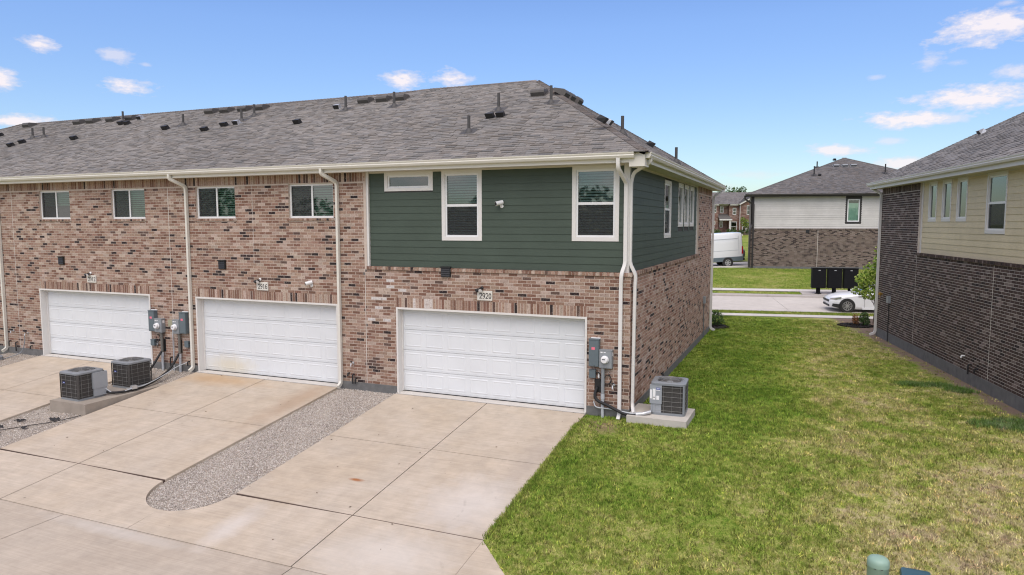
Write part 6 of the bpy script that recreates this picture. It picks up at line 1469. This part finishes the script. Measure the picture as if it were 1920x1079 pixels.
DG_ = [(0.035, 0.075, 0.018), (0.05, 0.10, 0.022), (0.07, 0.13, 0.03)]
q = st(9.80, 17.75)
tree((q.x, q.y, -0.10), 2.8, 0.035, [(-0.45, -0.1, 1.95, .38, .38, .30), (-0.1, 0.2, 2.35, .40, .4, .34), (0.1, 0, 2.75, .22, .25, .30), (-0.6, 0.05, 1.45, .36, .34, .22), (-0.2, -0.25, 1.35, .42, .4, .28), (0.25, 0.1, 1.8, .45, .45, .4), (-0.35, 0.0, 1.68, .3, .3, .2), (-0.02, 0, 3.15, .07, .07, .35)], 1700, 0.06, YG, 'young yellow-green leafy tree at the dark brick corner')
def shrub(loc, r, h, n, size, cols, lab, name='shrub'):
    e = empty(name, loc, 0, lab, 'shrub'); b = MB(); [b.tube([(0, 0, -0.05), (random.uniform(-.5, .5) * r, random.uniform(-.5, .5) * r, h * .8)], 0.012, 5, r1=0.005) for _ in range(6)]; b.build('stem', M['bark'], e)
    leaf_mesh('foliage', [(0, 0, h * .5, r, r, h * .5), (r * .2, -r * .3, h * .35, r * .9, r * .8, h * .35), (-r * .3, r * .2, h * .62, r * .6, r * .7, h * .34)], n, size, cols, M['leaf'], e); return e
q = st(9.18, 16.75); shrub((q.x, q.y, -0.08), 0.22, 0.62, 700, 0.035, DG_, 'rounded dark green shrub beside the dark brick corner downspout')
q = st(8.88, 16.95); shrub((q.x, q.y, -0.08), 0.15, 0.50, 420, 0.03, [(0.26, 0.11, 0.04), (0.33, 0.17, 0.07), (0.20, 0.10, 0.04)], 'browned dead shrub in the dark mulch bed')
shrub((0.12, 15.6, -0.08), 0.33, 0.72, 900, 0.035, DG_, 'dark green shrub past the far end of the brick end wall')
def mulch(cx, cy, rx, ry, n, lab):
    a = np.linspace(0, 2 * np.pi, 28)[:-1]; b = MB(); P = [(cx + rx * math.cos(t) * (1 + .06 * math.sin(3 * t)), cy + ry * math.sin(t)) for t in a]; z = lz(cx, cy)
    V0 = [b.pt((x, y, z - 0.01)) for x, y in P]; V1 = [b.pt((cx + (x - cx) * .75, cy + (y - cy) * .75, z + .05)) for x, y in P]; m = len(P)
    for k in range(m): b.f.append([V0[k], V0[(k + 1) % m], V1[(k + 1) % m], V1[k]]); b.m.append(0); b.t.append((.02, .017, .015))
    b.f.append(V1); b.m.append(0); b.t.append((.02, .017, .015)); b.build('mulch_bed', M['mulch'], None, None, False, 'structure')
    r = np.sqrt(rng.uniform(0, 1, n)); t = rng.uniform(0, 6.28, n); p = np.stack([cx + rx * r * np.cos(t), cy + ry * r * np.sin(t), np.full(n, z + .03) + .03 * (1 - r)], 1)
    d = rng.normal(size=(n, 3)); d[:, 2] *= .4; d /= np.linalg.norm(d, axis=1)[:, None]; w = np.cross(d, rng.normal(size=(n, 3))); w /= np.linalg.norm(w, axis=1)[:, None]
    V = np.stack([p - d * .04, p + w * .014, p + d * .04, p - w * .014], 1).reshape(-1, 3); T = np.array([(.022, .018, .016)]) * rng.uniform(.5, 1.8, (n, 1))
    link('mulch', raw_mesh('mulch', V, np.arange(n * 4).reshape(-1, 4), M['mulch'], T), None, None, 'stuff')
q = st(8.85, 16.75); mulch(q.x, q.y, 0.75, 0.75, 1500, '')
mulch(0.05, 15.3, 0.62, 0.85, 900, '')
# far planting by the brick townhouses
Mb = Matrix.Translation(BH.location) @ Matrix.Rotation(R(22.65), 4, 'Z')
def bl(x, y, z=0): return Mb @ Vector((x, y, z))
tree(bl(4.55, -3.0, -0.1), 3.0, 0.05, [(0, 0, 1.9, .75, .7, .7), (-.3, 0, 2.5, .45, .4, .4), (.35, 0, 1.5, .5, .5, .4)], 500, 0.13, [(0.15, 0.19, 0.03), (0.2, 0.22, 0.05), (0.10, 0.15, 0.03)], 'small yellow-green tree in front of the far brick townhouses')
for (x, y, r, h, lab) in ((0.0, -1.0, .5, .9, 'dark clipped shrub left of the far porch, outer one'), (0.75, -1.0, .45, .85, 'dark clipped shrub left of the far porch, inner one'), (2.35, -1.6, .4, .9, 'shrub beside the far porch post'), (3.5, -0.8, .55, .8, 'dark shrub under the far ground floor window'), (4.6, -1.2, .55, .8, 'dark shrub by the far white downpipe'), (5.7, -1.3, .6, .85, 'dark shrub under the far gable windows')):
    shrub(bl(x, y, -0.05), r, h, 240, 0.09, DG_, lab)
mb = MB(); mb.prism([(1.35, -9), (2.3, -9), (2.45, -1.2), (1.7, -1.2)], 'z', -0.2, 0.03); o = mb.build('path', M['walk'], None, BH.location); o.rotation_euler = (0, 0, R(22.65)); o['kind'] = 'structure'
for (x, w, z, k) in ((-0.3, 1.6, 8.9, 0), (2.6, 1.1, 8.7, 1), (4.6, 0.9, 8.8, 2)):
    p = bl((8.8, 10.7, 12.1)[k], 22); tree((p.x, p.y, 2.2), z + 1, 0.2, [(0, 0, z - 0.4, w, w, 1.2), (-w * .6, 0, z - 1.2, w, w, 1.2), (w * .6, .3, z - 1.3, w, w, 1.1), (0, 0, z - 2.8, w * 1.3, w * 1.3, 1.6)], 1100, 0.16, DG_, ('broad', 'rounded', 'narrow')[k] + ' dark tree top showing over the far brick roof', 'trees beyond the far townhouses')
# trees behind the camera, mirrored in the window panes
cl = [(x + rng.uniform(-3, 3), -62 + rng.uniform(-6, 6), rng.uniform(2.5, 6.5), rng.uniform(2.5, 5), rng.uniform(2.5, 4), rng.uniform(2, 4)) for x in np.arange(-75, 60, 4.2)]
leaf_mesh('woods', cl, 14000, 0.42, [(0.04, 0.085, 0.02), (0.06, 0.12, 0.03), (0.03, 0.06, 0.015)], M['leaf'], None, None, 0.7, 'stuff')

# leaf litter blown on to the driveways and gravel
k = 150; px = np.concatenate([rng.uniform(-7.75, -6.05, 70), rng.uniform(-14, -1, 50), rng.uniform(-20, -0.9, 30)]); py = np.concatenate([rng.uniform(-6.2, -0.3, 70), rng.uniform(-7.0, -0.3, 50), np.full(30, -0.10) + rng.normal(size=30) * .05])
pz = SL * py + np.where((px > -7.79) & (px < -6.0), -0.032, 0.006); a = rng.uniform(0, 6.28, k); s_ = rng.uniform(0.008, 0.024, k)
V = np.stack([np.stack([px + np.cos(a + q) * s_ * w, py + np.sin(a + q) * s_ * w, pz + dz], 1) for q, w, dz in ((0, 1.3, .002), (1.57, .6, .008), (3.14, 1.3, .003), (4.71, .6, .0))], 1).reshape(-1, 3)
link('leaf_litter', raw_mesh('leaf_litter', V, np.arange(k * 4).reshape(-1, 4), M['leaf'], np.array([(0.09, 0.06, 0.035)]) * rng.uniform(.3, 1.6, (k, 1))), None, None, 'stuff')
# ------------------------------------------------------------------ grass blades
def grass(name, n, sampler, hmin, hmax, wid, per=6, spread=0.03, shade=(1, 1, 1), mat='blade'):
    """tufts: a handful of blades sharing one root and one shade"""
    cx, cy = sampler(max(1, n // per)); m = len(cx)
    x = np.repeat(cx, per) + rng.normal(size=m * per) * spread; y = np.repeat(cy, per) + rng.normal(size=m * per) * spread
    zc = lawn_z(cx, cy); z = np.repeat(zc, per); n = m * per
    h = np.repeat(rng.uniform(0.75, 1.3, m), per) * rng.uniform(hmin, hmax, n); th = rng.uniform(0, 6.283, n); lean = rng.uniform(0.15, 0.95, n)
    la = np.repeat(rng.uniform(0, 6.283, m), per) + rng.normal(size=n) * 1.1
    w = wid * rng.uniform(0.7, 1.3, n)
    bx, by = np.cos(th) * w, np.sin(th) * w; tx, ty = np.cos(la) * lean * h, np.sin(la) * lean * h
    V = np.stack([np.stack([x - bx, y - by, z - 0.004], 1), np.stack([x + bx, y + by, z - 0.004], 1), np.stack([x + tx, y + ty, z + h * np.sqrt(np.maximum(0.15, 1 - lean ** 2 * .8))], 1)], 1).reshape(-1, 3)
    g = np.repeat(rng.choice([0.42, 0.65, 0.90, 1.12, 1.40, 1.75], m, p=[.13, .2, .24, .2, .15, .08]), per) * rng.uniform(0.8, 1.2, n); T = np.array([shade]) * g[:, None]; dry = np.repeat(rng.random(m) < 0.13, per); T[dry] *= np.array((1.40, 1.2, 1.2))
    return link(name, raw_mesh(name, V, np.arange(n * 3).reshape(-1, 3), M[mat], T), None, None, 'stuff')
def keep(x, y):
    d = (x - RC.x) * RN.x + (y - RC.y) * RN.y
    edge = -0.978 + np.where(y < -5.58, np.maximum(0, (-5.58 - y)) * 1.0, 0)
    ok = (x > edge + 0.0) & (y > -7.9) & ((y < -0.02) | (x > 0.015)) & (d < -0.02)
    ok &= ~((x > 0.0) & (x < 1.33) & (y > -0.31) & (y < 0.88))
    return ok
def clump(x, y, thr):
    """bare and dry patches carry fewer blades"""
    v = np.sin(x * 1.7 + 1.3 * np.sin(y * 1.1)) * np.sin(y * 1.9 + 1.1 * np.sin(x * 1.4)) + 0.5 * np.sin(x * 4.3 + y * 3.1) * np.sin(y * 5.2 - x * 2.2)
    d = (x - RC.x) * RN.x + (y - RC.y) * RN.y
    p = np.clip(0.95 - thr * np.clip(v - 0.2, 0, 1) - np.clip((d + 0.9) / 0.6, 0, 0.85), 0.08, 1)
    return rng.random(len(x)) < p
def near(n):
    x = rng.uniform(-1, 9.5, n); y = -7.9 + (7.9 + 4.0) * rng.uniform(0, 1, n); ok = keep(x, y) & clump(x, y, 0.8)
    return x[ok], y[ok]
def far(n):
    x = rng.uniform(0, 8.6, n); y = rng.uniform(4, 19.5, n); ok = keep(x, y) & clump(x, y, 0.6) & (x * RD.x + y * RD.y < 19.35)
    return x[ok], y[ok]
grass('grass', 380000, near, 0.028, 0.068, 0.0082)
grass('grass', 150000, far, 0.028, 0.065, 0.010, 6, 0.04)
def edge(n):
    x = -0.985 + rng.exponential(0.05, n); y = rng.uniform(-5.5, -0.7, n); return x, y
grass('grass', 9000, edge, 0.03, 0.075, 0.006)
def weeds(n):
    c = np.array([(6.3, 6.2, .35, .25), (6.95, 6.35, .4, .2), (7.35, 5.9, .35, .25), (7.35, 2.5, .45, .3), (8.0, 2.9, .6, .3), (7.9, 2.4, .4, .3)]); k = rng.integers(0, len(c), n)
    return c[k, 0] + rng.normal(size=n) * c[k, 2] * .45, c[k, 1] + rng.normal(size=n) * c[k, 3] * .45
grass('grass', 14000, weeds, 0.05, 0.12, 0.008, 6, 0.03, (0.42, 0.66, 0.62))
for nm, t0, t1, n in (('grass', 20.25, 21.42, 24000), ):
    e_ = rng.uniform(-4, 12, n); t_ = rng.uniform(t0, t1, n); xx, yy = E1[0] * e_ + E2[0] * t_, E1[1] * e_ + E2[1] * t_
    _lz = lawn_z; 
    lawn_z = lambda a, b: np.full(np.shape(a), -0.10)
    grass(nm, n, lambda m: (xx, yy), 0.03, 0.07, 0.009, 1, 0, mat='far_blade'); lawn_z = _lz
def farl(n):
    e_ = rng.uniform(-3, 22, n); t_ = rng.uniform(28.95, 42, n); ok = ((t_ < 29.95) & (e_ < 8.9)) | (t_ > 31.15); return e_[ok], t_[ok]
e_, t_ = farl(90000); xx, yy = E1[0] * e_ + E2[0] * t_, E1[1] * e_ + E2[1] * t_; zz = hillz(None, t_, None, None)
_lz = lawn_z; lawn_z = lambda a, b: zz
grass('grass', len(xx), lambda m: (xx, yy), 0.03, 0.075, 0.012, 1, 0, mat='far_blade'); lawn_z = _lz
